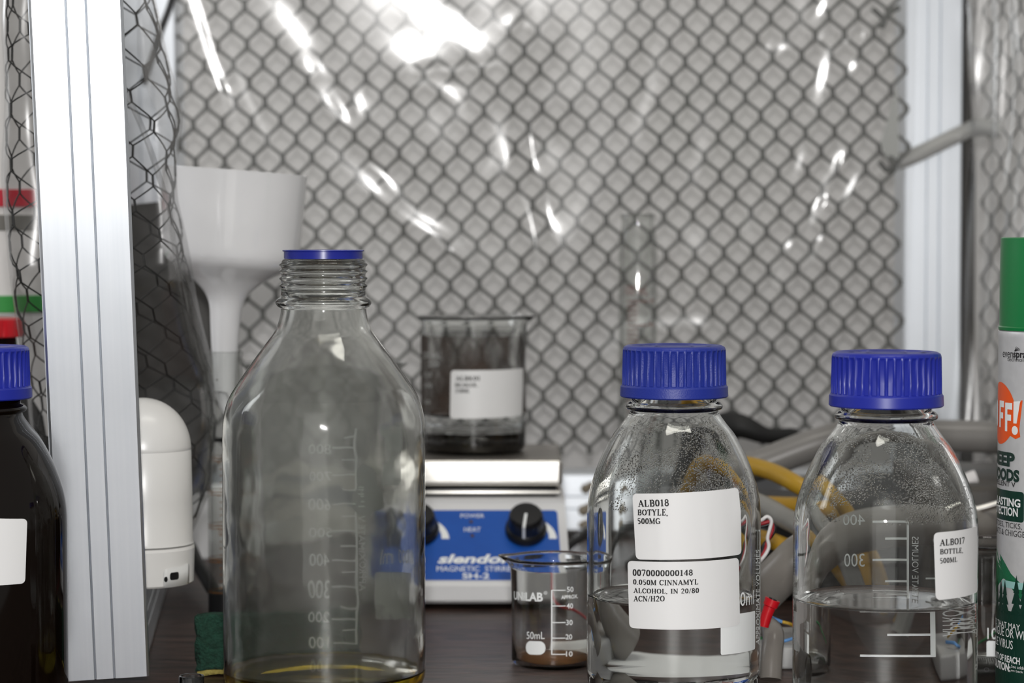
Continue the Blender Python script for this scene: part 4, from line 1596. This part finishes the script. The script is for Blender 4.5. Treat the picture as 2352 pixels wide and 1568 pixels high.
for u, v in ((1208, 1220), (961, 1220)):
    p = FL.wrap(FL.quad([(u, v)] * 4)[0], 0.0004)

    def knob_def(pt, a, r, zz):
        if 0.006 < zz < 0.0155 and r > 0.009:
            f_ = 1 + 0.03 * max(0, math.cos(18 * a))
            return Vector((pt.x * f_, pt.y * f_, pt.z))
        return pt
    f = MB()
    f.add(*lathe([(0.0132, 0), (0.0134, 0.002), (0.0128, 0.0045), (0.0113, 0.006), (0.0108, 0.012), (0.0104, 0.0150), (0.0094, 0.0164), (0, 0.0166)], 108, knob_def))
    o = f.build('knob', 'black', st, p, angle=35)
    rotq = Vector((0, 0, 1)).rotation_difference(PF.n)
    o.rotation_euler = rotq.to_euler()
    f = MB()
    f.add(*box(-0.0008, 0.0008, -0.0102, 0.000, 0.0166, 0.0168))
    f.add(*box(-0.0008, 0.0008, -0.0118, -0.0100, 0.006, 0.0168))
    oo = f.build('pointer_line', 'print_white', o, smooth=False)
    oo.rotation_euler = (0, 0, -0.12)
# plate stack
mb = MB()
V, Fc = rbox(-0.0555, 0.0555, 0.060, 0.172, 0.0640, 0.0700, 0.001)
mb.add(V, Fc)
mb.build('spacer', 'black', st, angle=30)
mb = MB()
V, Fc = rbox(-0.0580, 0.0580, 0.058, 0.176, 0.0660, 0.0682, 0.0006)
mb.add(V, Fc)
mb.build('trim_strip', 'steel', st, angle=30)
# folded steel plate with rounded edges
mb = MB()
V, Fc = rbox(-0.0592, 0.0592, 0.0578, 0.178, 0.0712, ZP, 0.0030, 4)
mb.add(V, Fc)
tops = []
pl = mb.build('top_plate', ['steel', 'steel_dull'], st, angle=50)
pl.modifiers.new('weighted', 'WEIGHTED_NORMAL')
for p in pl.data.polygons:
    if p.normal.z > 0.8:
        p.material_index = 1

# ------------------------------------------------------------------ white camera unit on the side rail
wx, wy, wz = -0.1985, 1.307, 0.0462
cu = thing('white_camera_unit', 'white plastic dome-topped unit with a small port, beside the leaning post', 'camera', (wx, wy, wz))
r0 = 0.0268
prof = [(0, 0.0215), (r0 + .0002, 0.0215), (r0 - .0004, 0.023), (r0 - .0004, 0.045), (r0 - .0010, 0.0715), (r0 - .0012, 0.0718), (r0 - .0010, 0.0721)]
prof += [((r0 - .0010) * math.cos(a), 0.0721 + 0.0275 * math.sin(a)) for a in np.linspace(0.06, PI / 2, 16)]
mb = MB()
mb.add(*lathe(prof, 96))
mb.build('dome_cover', 'white_plastic', cu, angle=50)
mb = MB()
mb.add(*lathe([(0, 0), (r0 - .001, 0), (r0 + .0002, 0.001), (r0 + .0008, 0.019), (r0 + .0003, 0.0205), (r0 - .003, 0.0212), (0, 0.0212)], 24))
bs = mb.build('base', 'white_plastic', cu, angle=20)
WC = Shift(Cyl(wx, wy, r0 + 0.0004), wz)
mb = MB()
put_patch(mb, WC, [(375, 1308), (433, 1292), (433, 1340), (375, 1350)], rad=0.0018, off=0.0002, thick=0.0003)
pp_ = mb.build('port_panel', pm('white_port_panel', (0.66, 0.66, 0.65), 0.25), bs)
mb = MB()
put_patch(mb, WC, [(389, 1315), (409, 1312), (409, 1330), (389, 1332)], rad=0.0012, off=0.0006)
c_ = WC.quad([(380, 1330)] * 4)[0]
put_shape(mb, WC, None, off=0.0006, st=[(c_[0] + 0.0011 * math.cos(a), c_[1] + 0.0015 * math.sin(a)) for a in np.linspace(0, 2 * PI, 14)[:-1]])
mb.build('port', 'black', pp_, smooth=False)

# ------------------------------------------------------------------ sponge and vial
sg = thing('scouring_sponge', 'worn sponge with a dark green scouring face beside the foot of the tall bottle', 'sponge', (-0.160, 1.286, 0))


def rough_block(x0, x1, y0, y1, z0, z1, nx, ny, nz, amp):
    bm = bmesh.new()
    V, Fc = box(x0, x1, y0, y1, z0, z1)
    vs = [bm.verts.new(p) for p in V]
    for f in Fc:
        bm.faces.new([vs[k] for k in f])
    bmesh.ops.subdivide_edges(bm, edges=bm.edges[:], cuts=nx, use_grid_fill=True)
    rr_ = random.Random(3)
    for v in bm.verts:
        c = v.co
        v.co = c + Vector((math.sin(c.z * 420 + c.y * 300), math.sin(c.x * 330 + c.z * 260), math.sin(c.x * 190 + 1))) * amp + Vector((rr_.uniform(-1, 1), rr_.uniform(-1, 1), rr_.uniform(-1, 1))) * amp * 0.5
    bm.verts.index_update()
    out = ([v.co.copy() for v in bm.verts], [[v.index for v in f.verts] for f in bm.faces])
    bm.free()
    return out


mb = MB()
mb.add(*rough_block(-0.0075, 0.080, -0.0075, 0.001, 0.0035, 0.0325, 18, 1, 1, 0.0007))
mb.build('scouring_face', 'green_pad', sg)
mb = MB()
mb.add(*rough_block(-0.0065, 0.080, -0.0062, 0.020, 0.0005, 0.0290, 14, 1, 1, 0.0007))
mb.build('foam_body', 'sponge', sg)
sg.rotation_euler = (0, 0, math.radians(6))

vx = P(440, 1556, 1.15).x
vi = thing('glass_vial', 'tiny clear vial with a ribbed rim in front of the green sponge', 'vial', (vx, 1.15, 0))
mb = MB()


def rib(p, a, r, zz):
    if zz > 0.018 and r < 0.0052:
        f_ = 1 - 0.05 * max(0, math.cos(22 * a))
        return Vector((p.x * f_, p.y * f_, p.z))
    return p


mb.add(*lathe([(0, 0), (0.0058, 0), (0.0060, 0.001), (0.0060, 0.0238), (0.0057, 0.0243), (0.0052, 0.0240), (0.0050, 0.0235), (0.0050, 0.002), (0, 0.002)], 66, rib))
mb.build('glass_body', 'glass', vi)
mb = MB()
mb.add(*lathe([(0, 0.003), (0.0045, 0.003), (0.0045, 0.0195), (0, 0.0195)], 40))
mb.build('dark_plug', 'black', vi, angle=40)

# ------------------------------------------------------------------ spray can
SPx, SPy, SR = 0.2702, 1.2, 0.030
can = thing('spray_can', 'insect repellent spray can with green cap and orange roundel at the right edge', 'spray can', (SPx, SPy, 0))
SC = Cyl(SPx, SPy, SR)


def cz(v):
    return hit_cyl(2330, v, SPx, SPy, SR)[1]


mb = MB()
zc = cz(758)
mb.add(*lathe([(0, 0.002), (0.027, 0.002), (0.0285, 0.0), (0.0296, 0.001), (SR, 0.004), (SR, 0.02), (SR, 0.1), (SR, zc - 0.004), (SR + .0003, zc - 0.0025), (SR, zc - 0.001), (0.028, zc + 0.0005), (0, zc + 0.0005)], 128))
cb = mb.build('can_body', 'can_white', can, angle=40)


def capdef(p, a, r, zz):
    # scooped top edge as on a trigger cap
    if zz > 0.2 and r > 0.02:
        da = (a - math.radians(-14) + PI) % (2 * PI) - PI
        w = 1 / (1 + math.exp(-(0.36 - abs(da)) * 26))
        p = Vector((p.x, p.y, p.z - 0.008 * w * (1 if zz > 0.226 else 0.2)))
    return p


mb = MB()
zt = cz(545)
Rc = SR - 0.0004
mb.add(*lathe([(Rc + .0004, zc - 0.0004), (Rc + .0006, zc + 0.001), (Rc, zc + 0.0016), (Rc, zc + 0.02), (Rc - .0002, zt - 0.006), (Rc - .0003, zt - 0.002), (Rc - .0003, zt - 0.0004), (Rc - .0012, zt), (Rc - .0018, zt - 0.0005), (Rc - .002, zt - 0.006), (0.018, zt - 0.010), (0, zt - 0.010)], 128, capdef))
mb.build('cap', 'can_green', can, angle=40)


SO = -0.0061


def su(u):
    return SR * math.asin(max(-1, min(1, (u - 2437) / 140.0)))


def ctext(mb, txt, s0, s1, v0, v1, **k):
    q_ = [(s0 + SO, cz(v0)), (s1 + SO, cz(v0)), (s1 + SO, cz(v1)), (s0 + SO, cz(v1))]
    put_text(mb, SC, None, txt, q=q_, off=0.00025, **k)


def cpatch(mb, s0, s1, v0, v1, off=0.00012, rad=0.0, nx=24):
    put_patch(mb, SC, q=[(s0 + SO, cz(v0)), (s1 + SO, cz(v0)), (s1 + SO, cz(v1)), (s0 + SO, cz(v1))], off=off, rad=rad, nx=nx)


def sshape(mb, off, st):
    put_shape(mb, SC, None, off=off, st=[(p[0] + SO, p[1]) for p in st])


mb = MB()
cz_c, hz = cz(952), cz(880) - cz(952)
sc_ = -0.0380
sshape(mb, off=0.00012, st=[(sc_ + 0.0145 * math.cos(a), cz_c + hz * math.sin(a)) for a in np.linspace(0, 2 * PI, 41)[:-1]])
sshape(mb, off=0.00014, st=[(-0.0285, cz(918)), (-0.0193, cz(918)), (-0.0212, cz(985)), (-0.0205, cz(1002)), (-0.0235, cz(1008)), (-0.0285, cz(1000))])
mb.build('roundel', 'can_orange', cb, smooth=False)
mb = MB()
for k, (a_, b_) in enumerate(((-0.0388, -0.0330), (-0.0318, -0.0259))):
    t0, t1 = (923, 985) if k == 0 else (926, 992)
    for s0, s1, v0, v1 in ((a_, a_ + 0.0021, t0, t1), (a_, b_, t0, t0 + 15), (a_, b_ - 0.0008, t0 + 27, t0 + 41)):
        cpatch(mb, s0, s1, v0, v1, off=0.00025, nx=3)
put_patch(mb, SC, q=[(p + SO, cz(w)) for p, w in ((-0.0250, 922), (-0.0207, 920), (-0.0228, 972), (-0.0250, 972))], off=0.00025, nx=3)
cc = (-0.0240, cz(988))
sshape(mb, off=0.00025, st=[(cc[0] + 0.0021 * math.cos(a), cc[1] + 0.0022 * math.sin(a)) for a in np.linspace(0, 2 * PI, 19)[:-1]])
cpatch(mb, -0.0475, -0.0420, 923, 985, off=0.00025, rad=0.0025, nx=4)
mb.build('roundel_lettering', 'can_text', cb, smooth=False)
mb = MB()
ctext(mb, 'LASTING', -0.0420, -0.0200, 1145, 1164, bold=0.03)
ctext(mb, 'PROTECTION', -0.0500, -0.0215, 1166, 1186, bold=0.03)
mb.build('band_lettering', 'can_text', cb, smooth=False)
mb = MB()
ctext(mb, 'DISEASES THAT MAY', -0.0560, -0.0195, 1432, 1446)
ctext(mb, 'DENGUE OR WEST', -0.0480, -0.0110, 1446, 1466)
ctext(mb, 'NILE VIRUS', -0.0465, -0.0240, 1472, 1492)
ctext(mb, 'KEEP OUT OF REACH', -0.0520, -0.0195, 1508, 1524, bold=0.03)
ctext(mb, 'CAUTION:', -0.0460, -0.0255, 1526, 1545, bold=0.04)
ctext(mb, 'See additional', -0.0250, -0.0120, 1527, 1534)
ctext(mb, 'on back panel', -0.0250, -0.0120, 1537, 1544)
mb.build('white_lettering', 'can_text', cb, smooth=False)
mb = MB()
ctext(mb, 'even', su(2308.5), su(2332) - 0.0002, 809, 822)
ctext(mb, 'spray', su(2332), -0.0150, 809, 826, bold=0.03)
ctext(mb, 'technology', su(2319), -0.0135, 820, 833)
for k in range(4):
    a = 0.4 + 0.28 * k
    s0 = su(2334) + SO
    put_patch(mb, SC, q=[(s0 + 0.004 * math.cos(a), cz(806) + 0.0025 * math.sin(a)), (s0 + 0.004 * math.cos(a) + .0002, cz(806) + 0.0025 * math.sin(a) - .0003), (s0 + .0003, cz(807)), (s0, cz(806))], off=0.00025, nx=1)
mb.build('spray_mark', 'ink', cb, smooth=False)
mb = MB()
ctext(mb, 'REPELLENT V', -0.0490, -0.0232, 1107, 1119, bold=0.015)
ctext(mb, 'MOSQUITOES, TICKS,', -0.0580, -0.0190, 1201, 1216)
ctext(mb, 'GNATS & CHIGGERS', -0.0480, -0.0130, 1218, 1232)
mb.build('black_lettering', 'ink', cb, smooth=False)
mb = MB()
ctext(mb, 'DEEP', -0.0490, -0.0238, 1040, 1073, bold=0.055)
ctext(mb, 'WOODS', -0.0510, -0.0208, 1078, 1107, bold=0.055)
mb.build('green_lettering', 'can_ink', cb, smooth=False)
mb = MB()
cpatch(mb, -0.060, -0.018, 1128, 1198, rad=0.0015)
mb.build('green_band', 'can_dark', cb, smooth=False)
mb = MB()
cpatch(mb, -0.083, 0.090, 1405, 1608, nx=90)
for s0 in (-0.040, -0.0345, -0.0305, -0.022, -0.017):
    zb = cz(1412)
    for w, h0, h1 in ((0.0040, 0.0, 0.010), (0.0031, 0.006, 0.016), (0.0019, 0.012, 0.022)):
        hh = 0.9 if s0 > -0.03 else 0.75
        sshape(mb, off=0.00030, st=[(s0 - w, zb + h0 * hh), (s0 + w, zb + h0 * hh), (s0, zb + h1 * hh)])
mb.build('forest_print', 'can_dark', cb, smooth=False)
mb = MB()
hp = [(-0.055, cz(1262)), (-0.044, cz(1270)), (-0.036, cz(1280)), (-0.031, cz(1296)), (-0.026, cz(1318)), (-0.020, cz(1336)), (-0.010, cz(1356)), (-0.010, cz(1410)), (-0.055, cz(1410))]
sshape(mb, off=0.00014, st=hp)
mb.build('hillside_print', 'can_hill', cb, smooth=False)
mb = MB()
cpatch(mb, -0.0335, -0.012, 1336, 1352, off=0.00022, rad=0.001)
mb.build('lake_print', 'can_lake', cb, smooth=False)

# ------------------------------------------------------------------ clutter behind the bottles on the right
def hose(name, pts, r, m, label, cat='hose', n=20, sm=8, caps=True, parent=None):
    V, Fc = tube([P(*p) for p in pts], r, n, smooth=sm, caps=caps)
    o = link(name, V, Fc, m, parent, angle=50)
    return tag(o, label, cat) if label else o


def arc_down(pts, d_end):
    return pts


hose('grey_hose', [(1570, 1270, 1.62), (1590, 1180, 1.62), (1650, 1098, 1.62), (1760, 1062, 1.62), (1880, 1018, 1.62), (2000, 992, 1.62), (2150, 1000, 1.62), (2290, 1006, 1.62), (2400, 1036, 1.62), (2500, 1048, 1.60)],
     0.0108, 'grey_hose', 'thick shiny grey hose arching behind the two capped bottles')
hose('dark_strap', [(1560, 1150, 1.76), (1610, 1040, 1.76), (1655, 985, 1.75), (1700, 978, 1.74), (1760, 1000, 1.74), (1815, 998, 1.75), (1834, 994, 1.75)], [0.012, 0.012, 0.011, 0.009, 0.006, 0.005, 0.0035], 'black_rubber',
     'dark drooping rubber tongue above the grey hose against the netting', 'strap')
hose('yellow_tube', [(1560, 1180, 1.52), (1620, 1075, 1.50), (1700, 1066, 1.48), (1770, 1082, 1.46), (1830, 1112, 1.44), (1890, 1150, 1.435), (1945, 1215, 1.43), (1975, 1330, 1.42), (1960, 1425, 1.42)],
     0.0053, 'yellow_tube', 'amber rubber tube curving between the two capped bottles, the upper one', 'tube')
hose('yellow_tube', [(1700, 1225, 1.43), (1760, 1238, 1.41), (1800, 1252, 1.40), (1850, 1272, 1.395), (1920, 1330, 1.39), (1990, 1420, 1.39)], 0.0048, 'yellow_tube',
     'amber rubber tube low down, crossing behind the red and white wires', 'tube')
hose('yellow_tube', [(1760, 1160, 1.52), (1800, 1162, 1.51), (1850, 1166, 1.50), (1920, 1200, 1.49), (2000, 1290, 1.50), (2040, 1400, 1.52)], 0.0058, 'yellow_tube',
     'amber rubber tube end peeping over the cloudy slanting tube', 'tube')
hose('cloudy_tube', [(1700, 1140, 1.45), (1760, 1165, 1.43), (1800, 1188, 1.41), (1850, 1218, 1.39), (1930, 1300, 1.37), (1990, 1440, 1.36)], 0.0062, 'pale_tube',
     'cloudy grey tube slanting down behind the right-hand capped bottle', 'tube')
hose('clear_tubing', [(1640, 1462, 1.36), (1700, 1408, 1.345), (1745, 1366, 1.335), (1800, 1312, 1.325), (1850, 1268, 1.325), (1940, 1226, 1.345), (2080, 1208, 1.40), (2250, 1206, 1.46), (2330, 1192, 1.47), (2440, 1180, 1.48), (2560, 1290, 1.49)], 0.0118, 'clear_hose',
     'fat cloudy plastic tubing rising between the two capped bottles to behind the spray can', 'tube')
hose('clear_tubing', [(1700, 1640, 1.19), (1770, 1560, 1.235), (1773, 1500, 1.24), (1776, 1458, 1.248), (1764, 1440, 1.262), (1730, 1430, 1.29), (1690, 1480, 1.31)][1:], 0.0056, 'clear_hose',
     'bent stub of cloudy tubing standing below the red connector', 'tube')
rc = thing('red_connector', 'red plastic wire connector between the two capped bottles', 'connector', P(1758, 1432, 1.234))
o0 = P(1758, 1432, 1.234)
V, Fc = tube([P(1754, 1438, 1.234) - o0, P(1760, 1415, 1.234) - o0, P(1768, 1393, 1.234) - o0, P(1769, 1391, 1.234) - o0, P(1775, 1376, 1.234) - o0], [0.0026, 0.0029, 0.0031, 0.0038, 0.0040], 24)
link('sleeve', V, Fc, 'red', rc, angle=40)
V, Fc = tube([P(1775, 1376, 1.234) - o0, P(1776, 1374, 1.234) - o0], 0.0022, 16)
link('contact', V, Fc, 'black', rc, angle=40)
# little bundle of red, white and black wires
wpaths = [('white_wire', [(1700, 1210), (1745, 1196), (1762, 1186), (1772, 1196), (1768, 1215), (1763, 1235), (1766, 1255), (1757, 1275), (1735, 1300)], 'white wire looping beside the two-label bottle'),
          ('red_wire', [(1700, 1215), (1750, 1202), (1770, 1198), (1775, 1212), (1771, 1226), (1762, 1245), (1758, 1262), (1748, 1280), (1730, 1310)], 'red wire looping beside the two-label bottle'),
          ('black', [(1700, 1222), (1752, 1208), (1776, 1203), (1779, 1218), (1768, 1236), (1755, 1250), (1750, 1270), (1742, 1284), (1726, 1312)], 'black wire looping with red and white wires beside the two-label bottle')]
for i, (m, pts, lb) in enumerate(wpaths):
    V, Fc = tube([P(u, v, 1.30 + 0.002 * i) for u, v in pts], 0.00095, 8, smooth=5)
    tag(link('thin_wire', V, Fc, m), lb, 'wire', 'thin wires behind the bottles')
for i, (m, pts, lb) in enumerate((('blue_wire', [(1745, 1410, 1.31), (1772, 1418, 1.31), (1797, 1428, 1.31), (1815, 1433, 1.31)], 'pale blue wire just behind the red connector'),
                                  ('gold_wire', [(1797, 1428, 1.309), (1806, 1430, 1.309), (1818, 1434, 1.31), (1850, 1450, 1.32)], 'short yellow wire joined to the pale blue wire'),
                                  ('blue_wire', [(1740, 1480, 1.32), (1780, 1476, 1.31), (1804, 1471, 1.31), (1826, 1465, 1.31), (1860, 1460, 1.32)], 'bright blue wire behind the bent stub of tubing'),
                                  ('green_wire', [(1740, 1462, 1.33), (1780, 1480, 1.32), (1804, 1489, 1.315), (1826, 1495, 1.315), (1900, 1510, 1.32)], 'green wire behind the bent stub of tubing'),
                                  ('green_wire', [(2230, 1500, 1.345), (2262, 1472, 1.345), (2300, 1446, 1.345), (2340, 1440, 1.345)], 'green wire seen through the 100 ml beaker'),
                                  ('red_wire', [(1215, 1340, 1.47), (1262, 1320, 1.475), (1268, 1370, 1.45), (1290, 1392, 1.44), (1330, 1400, 1.44), (1380, 1420, 1.42)], 'red wire seen through the small 50 ml beaker'))):
    V, Fc = tube([P(*p) for p in pts], 0.0009, 8, smooth=5)
    tag(link('thin_wire', V, Fc, m), lb, 'wire', 'thin wires behind the bottles')
mb = MB()
mb.add(*rbox(0.140, 0.250, 1.545, 1.66, 0.0, 0.060, 0.004))
tag(mb.build('black_box', 'box_black', angle=30), 'black box standing behind the bottle with the mirrored scale', 'box')
mb = MB()
mb.add(*rbox(0.268, 0.41, 1.53, 1.70, 0.0, 0.075, 0.004))
tag(mb.build('power_supply', pm('dark_grey_casing', (0.035, 0.033, 0.03), 0.5, noise=((0.07, 0.06, 0.05), 40, 5)), angle=30), 'dark grey casing under the thick hose behind the spray can', 'box')
mb = MB()
mb.add(*rbox(0.122, 0.172, 1.30, 1.37, 0.0, 0.012, 0.002))
tag(mb.build('pale_tray', 'pale_block', angle=30), 'pale flat tray on the worktop between the two capped bottles', 'tray')
ps = []
for k in range(25):
    t = k / 24
    ps.append((0.020 + 0.112 * t, 1.325 + 0.012 * t + 0.0012 * math.sin(9 * t + 1) + rng.normal(0, .0004)))
qs = [(x + 0.002, y + 0.042 + rng.normal(0, .0005)) for x, y in reversed(ps)]
mb = MB()
V, Fc = prism(None, [[(x, y, 0.0003) for x, y in ps + qs], [(x, y, 0.0012) for x, y in ps + qs]])
mb.add(V, Fc)
tag(mb.build('foam_strip', 'print_white', smooth=False), 'white flat strip with torn edges on the worktop behind the two-label bottle', 'strip')
hose('steel_rod', [(2190, 1180, 1.45), (2245, 1170, 1.45), (2300, 1155, 1.45), (2380, 1138, 1.45)], 0.0022, 'steel', 'bright thin steel rod behind the right-hand capped bottle', 'rod', sm=3)
hose('white_plug', [(2212, 1108, 1.56), (2230, 1100, 1.56), (2242, 1096, 1.56)], 0.005, 'white_wire', 'small white plug among the clutter behind the right-hand capped bottle', 'plug', sm=3)
hose('black_cable', [(1240, 1330, 1.70), (1304, 1256, 1.74), (1330, 1236, 1.76), (1360, 1215, 1.78), (1440, 1205, 1.80)], 0.0034, 'black', 'black power cable leaving the stirrer on its right', 'cable')
for u, v, a in ((1356, 1122, 12), (1352, 1172, 13), (1345, 1205, 9)):
    mb = MB()
    p = P(u, v, 1.868)
    for k in range(3):
        V, Fc = lathe([(a * sc * math.cos(t), a * sc * math.sin(t)) for t in np.linspace(-PI / 2, PI / 2, 9)], 16)
        mb.add([w * (1 - .2 * k) + p + Vector(((k - 1) * a * sc * .9, 0, (k % 2) * a * sc * .6)) for w in V], Fc)
    tag(mb.build('glue_lump', 'glue'), {1122: 'upper beige lump of glue on the pale bottom rail', 1172: 'middle beige lump of glue on the pale bottom rail', 1205: 'lowest beige lump of glue on the pale bottom rail'}[v], 'glue lump')
hose('black_strap', [(428, 1250, 1.64), (438, 1258, 1.61), (452, 1290, 1.58), (470, 1322, 1.54), (500, 1365, 1.50), (560, 1400, 1.48)], 0.0042, 'black_rubber', 'black strap on the worktop between the white unit and the measuring cylinder', 'strap')

# syringe lying behind the spray can
sy = thing('syringe', 'cloudy syringe barrel with black numbers lying by the 100 ml beaker', 'syringe', (0.228, 1.2525, 0.0078))
mb = MB()
V, Fc = lathe([(0, 0), (0.0074, 0), (0.0076, 0.001), (0.0076, 0.085), (0.0105, 0.0855), (0.0105, 0.0875), (0.0068, 0.0875), (0.0068, 0.003), (0, 0.003)], 48)
mb.add([(p.z, p.y, p.x) for p in V], [tuple(reversed(f)) for f in Fc])
mb.build('barrel', 'syringe', sy, angle=40)
pr = MB()


class SyS:
    R = 0.0077

    def wrap(s, stv, off):
        a = stv[1] / 0.0077
        return Vector((stv[0], -(0.0077 + off) * math.cos(a), (0.0077 + off) * math.sin(a)))


SS = SyS()
x_of = lambda u: (u - CX) / F * 1.247 - 0.228
for k in range(22):
    x = x_of(2250) + 0.00115 * k
    L_ = 0.0030 if k % 5 else 0.0045
    put_patch(pr, SS, q=[(x, 0.0095), (x + .00035, 0.0095), (x + .00035, 0.0095 - L_), (x, 0.0095 - L_)], off=0.0001, nx=1)
for tx, u in (('-10', 2268), ('-9', 2294)):
    x = x_of(u)
    put_text(pr, SS, None, tx, q=[(x + 0.0022, 0.0075), (x + 0.0022, 0.0010), (x - 0.0006, 0.0010), (x - 0.0006, 0.0075)])
pr.build('printed_scale', 'ink', sy, smooth=False)

# ------------------------------------------------------------------ things outside the enclosure, left
bp_ = [(210, 470), (300, 470), (436, 455), (484, 560), (484, 1128), (437, 1135), (434, 1262), (405, 1262), (300, 1262), (210, 1262)]
mb = MB()
mb.add(*prism(None, [[P(u, v, 1.62) for u, v in bp_], [P(u, v, 1.62) + Vector((0, 0.004, 0)) for u, v in bp_]]))
tag(mb.build('dark_board', 'dark_board', smooth=False), 'dark grey board behind the curled black netting', 'board')
mb = MB()
mb.add(*rbox(-0.232, -0.190, 1.745, 1.80, 0.0, P(450, 1128, 1.745).z, 0.002))  # white block added to give the bright patch behind the dome-topped unit
tag(mb.build('white_patch_block', 'wall_white', angle=30), 'small white block added for a bright patch at the back, beside the white dome-topped unit', 'box')

tx_ = P(-60, 300, 1.62)
tub = thing('striped_tub', 'white plastic tub with red and green bands at the upper left edge', 'tub', (tx_.x, 1.62, 0.10))
zz = lambda v: P(0, v, 1.57).z - 0.10
Rt = 0.080


def ringpart(name, m, v1, v0, dr):
    f = MB()
    f.add(*lathe([(Rt - 0.002, zz(v0)), (Rt + dr - .0006, zz(v0)), (Rt + dr, zz(v0) + .0006), (Rt + dr, zz(v1) - .0006), (Rt + dr - .0006, zz(v1)), (Rt - .002, zz(v1))], 96))
    f.build(name, m, tub, angle=40)


f = MB()
f.add(*lathe([(0, zz(722)), (Rt - .001, zz(722)), (Rt, zz(720)), (Rt, zz(540)), (Rt, zz(300)), (Rt, zz(100)), (Rt - .002, zz(-60)), (0, zz(-60))], 96))
f.build('tub_body', 'tub_white', tub, angle=40)
ringpart('red_band', 'tub_red', 436, 476, 0.0016)
ringpart('grey_band', 'tub_grey', 494, 530, 0.0006)
ringpart('green_band', 'tub_green', 677, 716, 0.0012)
rb_ = thing('dark_bottle', 'dark bottle with a red ribbed cap behind the amber bottle', 'bottle', (P(-52, 760, 1.45).x, 1.45, 0))
z4 = lambda v: P(0, v, 1.45).z
f = MB()
f.add(*lathe([(0, 0), (0.040, 0), (0.042, 0.002), (0.042, 0.10), (0.038, 0.125), (0.026, 0.145), (0.0225, z4(772)), (0, z4(772))], 96))
f.build('bottle_body', pm('black_bottle', (0.006, 0.006, 0.007), 0.25), rb_)


def ribbed(p, a, r, zz_):
    if r > 0.024 and zz_ < z4(735):
        s = 1 - 0.035 * (max(0, math.cos(16 * a)) ** 4)
        return Vector((p.x * s, p.y * s, p.z))
    return p


f = MB()
f.add(*lathe([(0.022, z4(773)), (0.0272, z4(773)), (0.0280, z4(770)), (0.0280, z4(740)), (0.0272, z4(733)), (0.0250, z4(730)), (0, z4(729))], 160, ribbed))
f.build('screw_cap', 'red', rb_, angle=40)
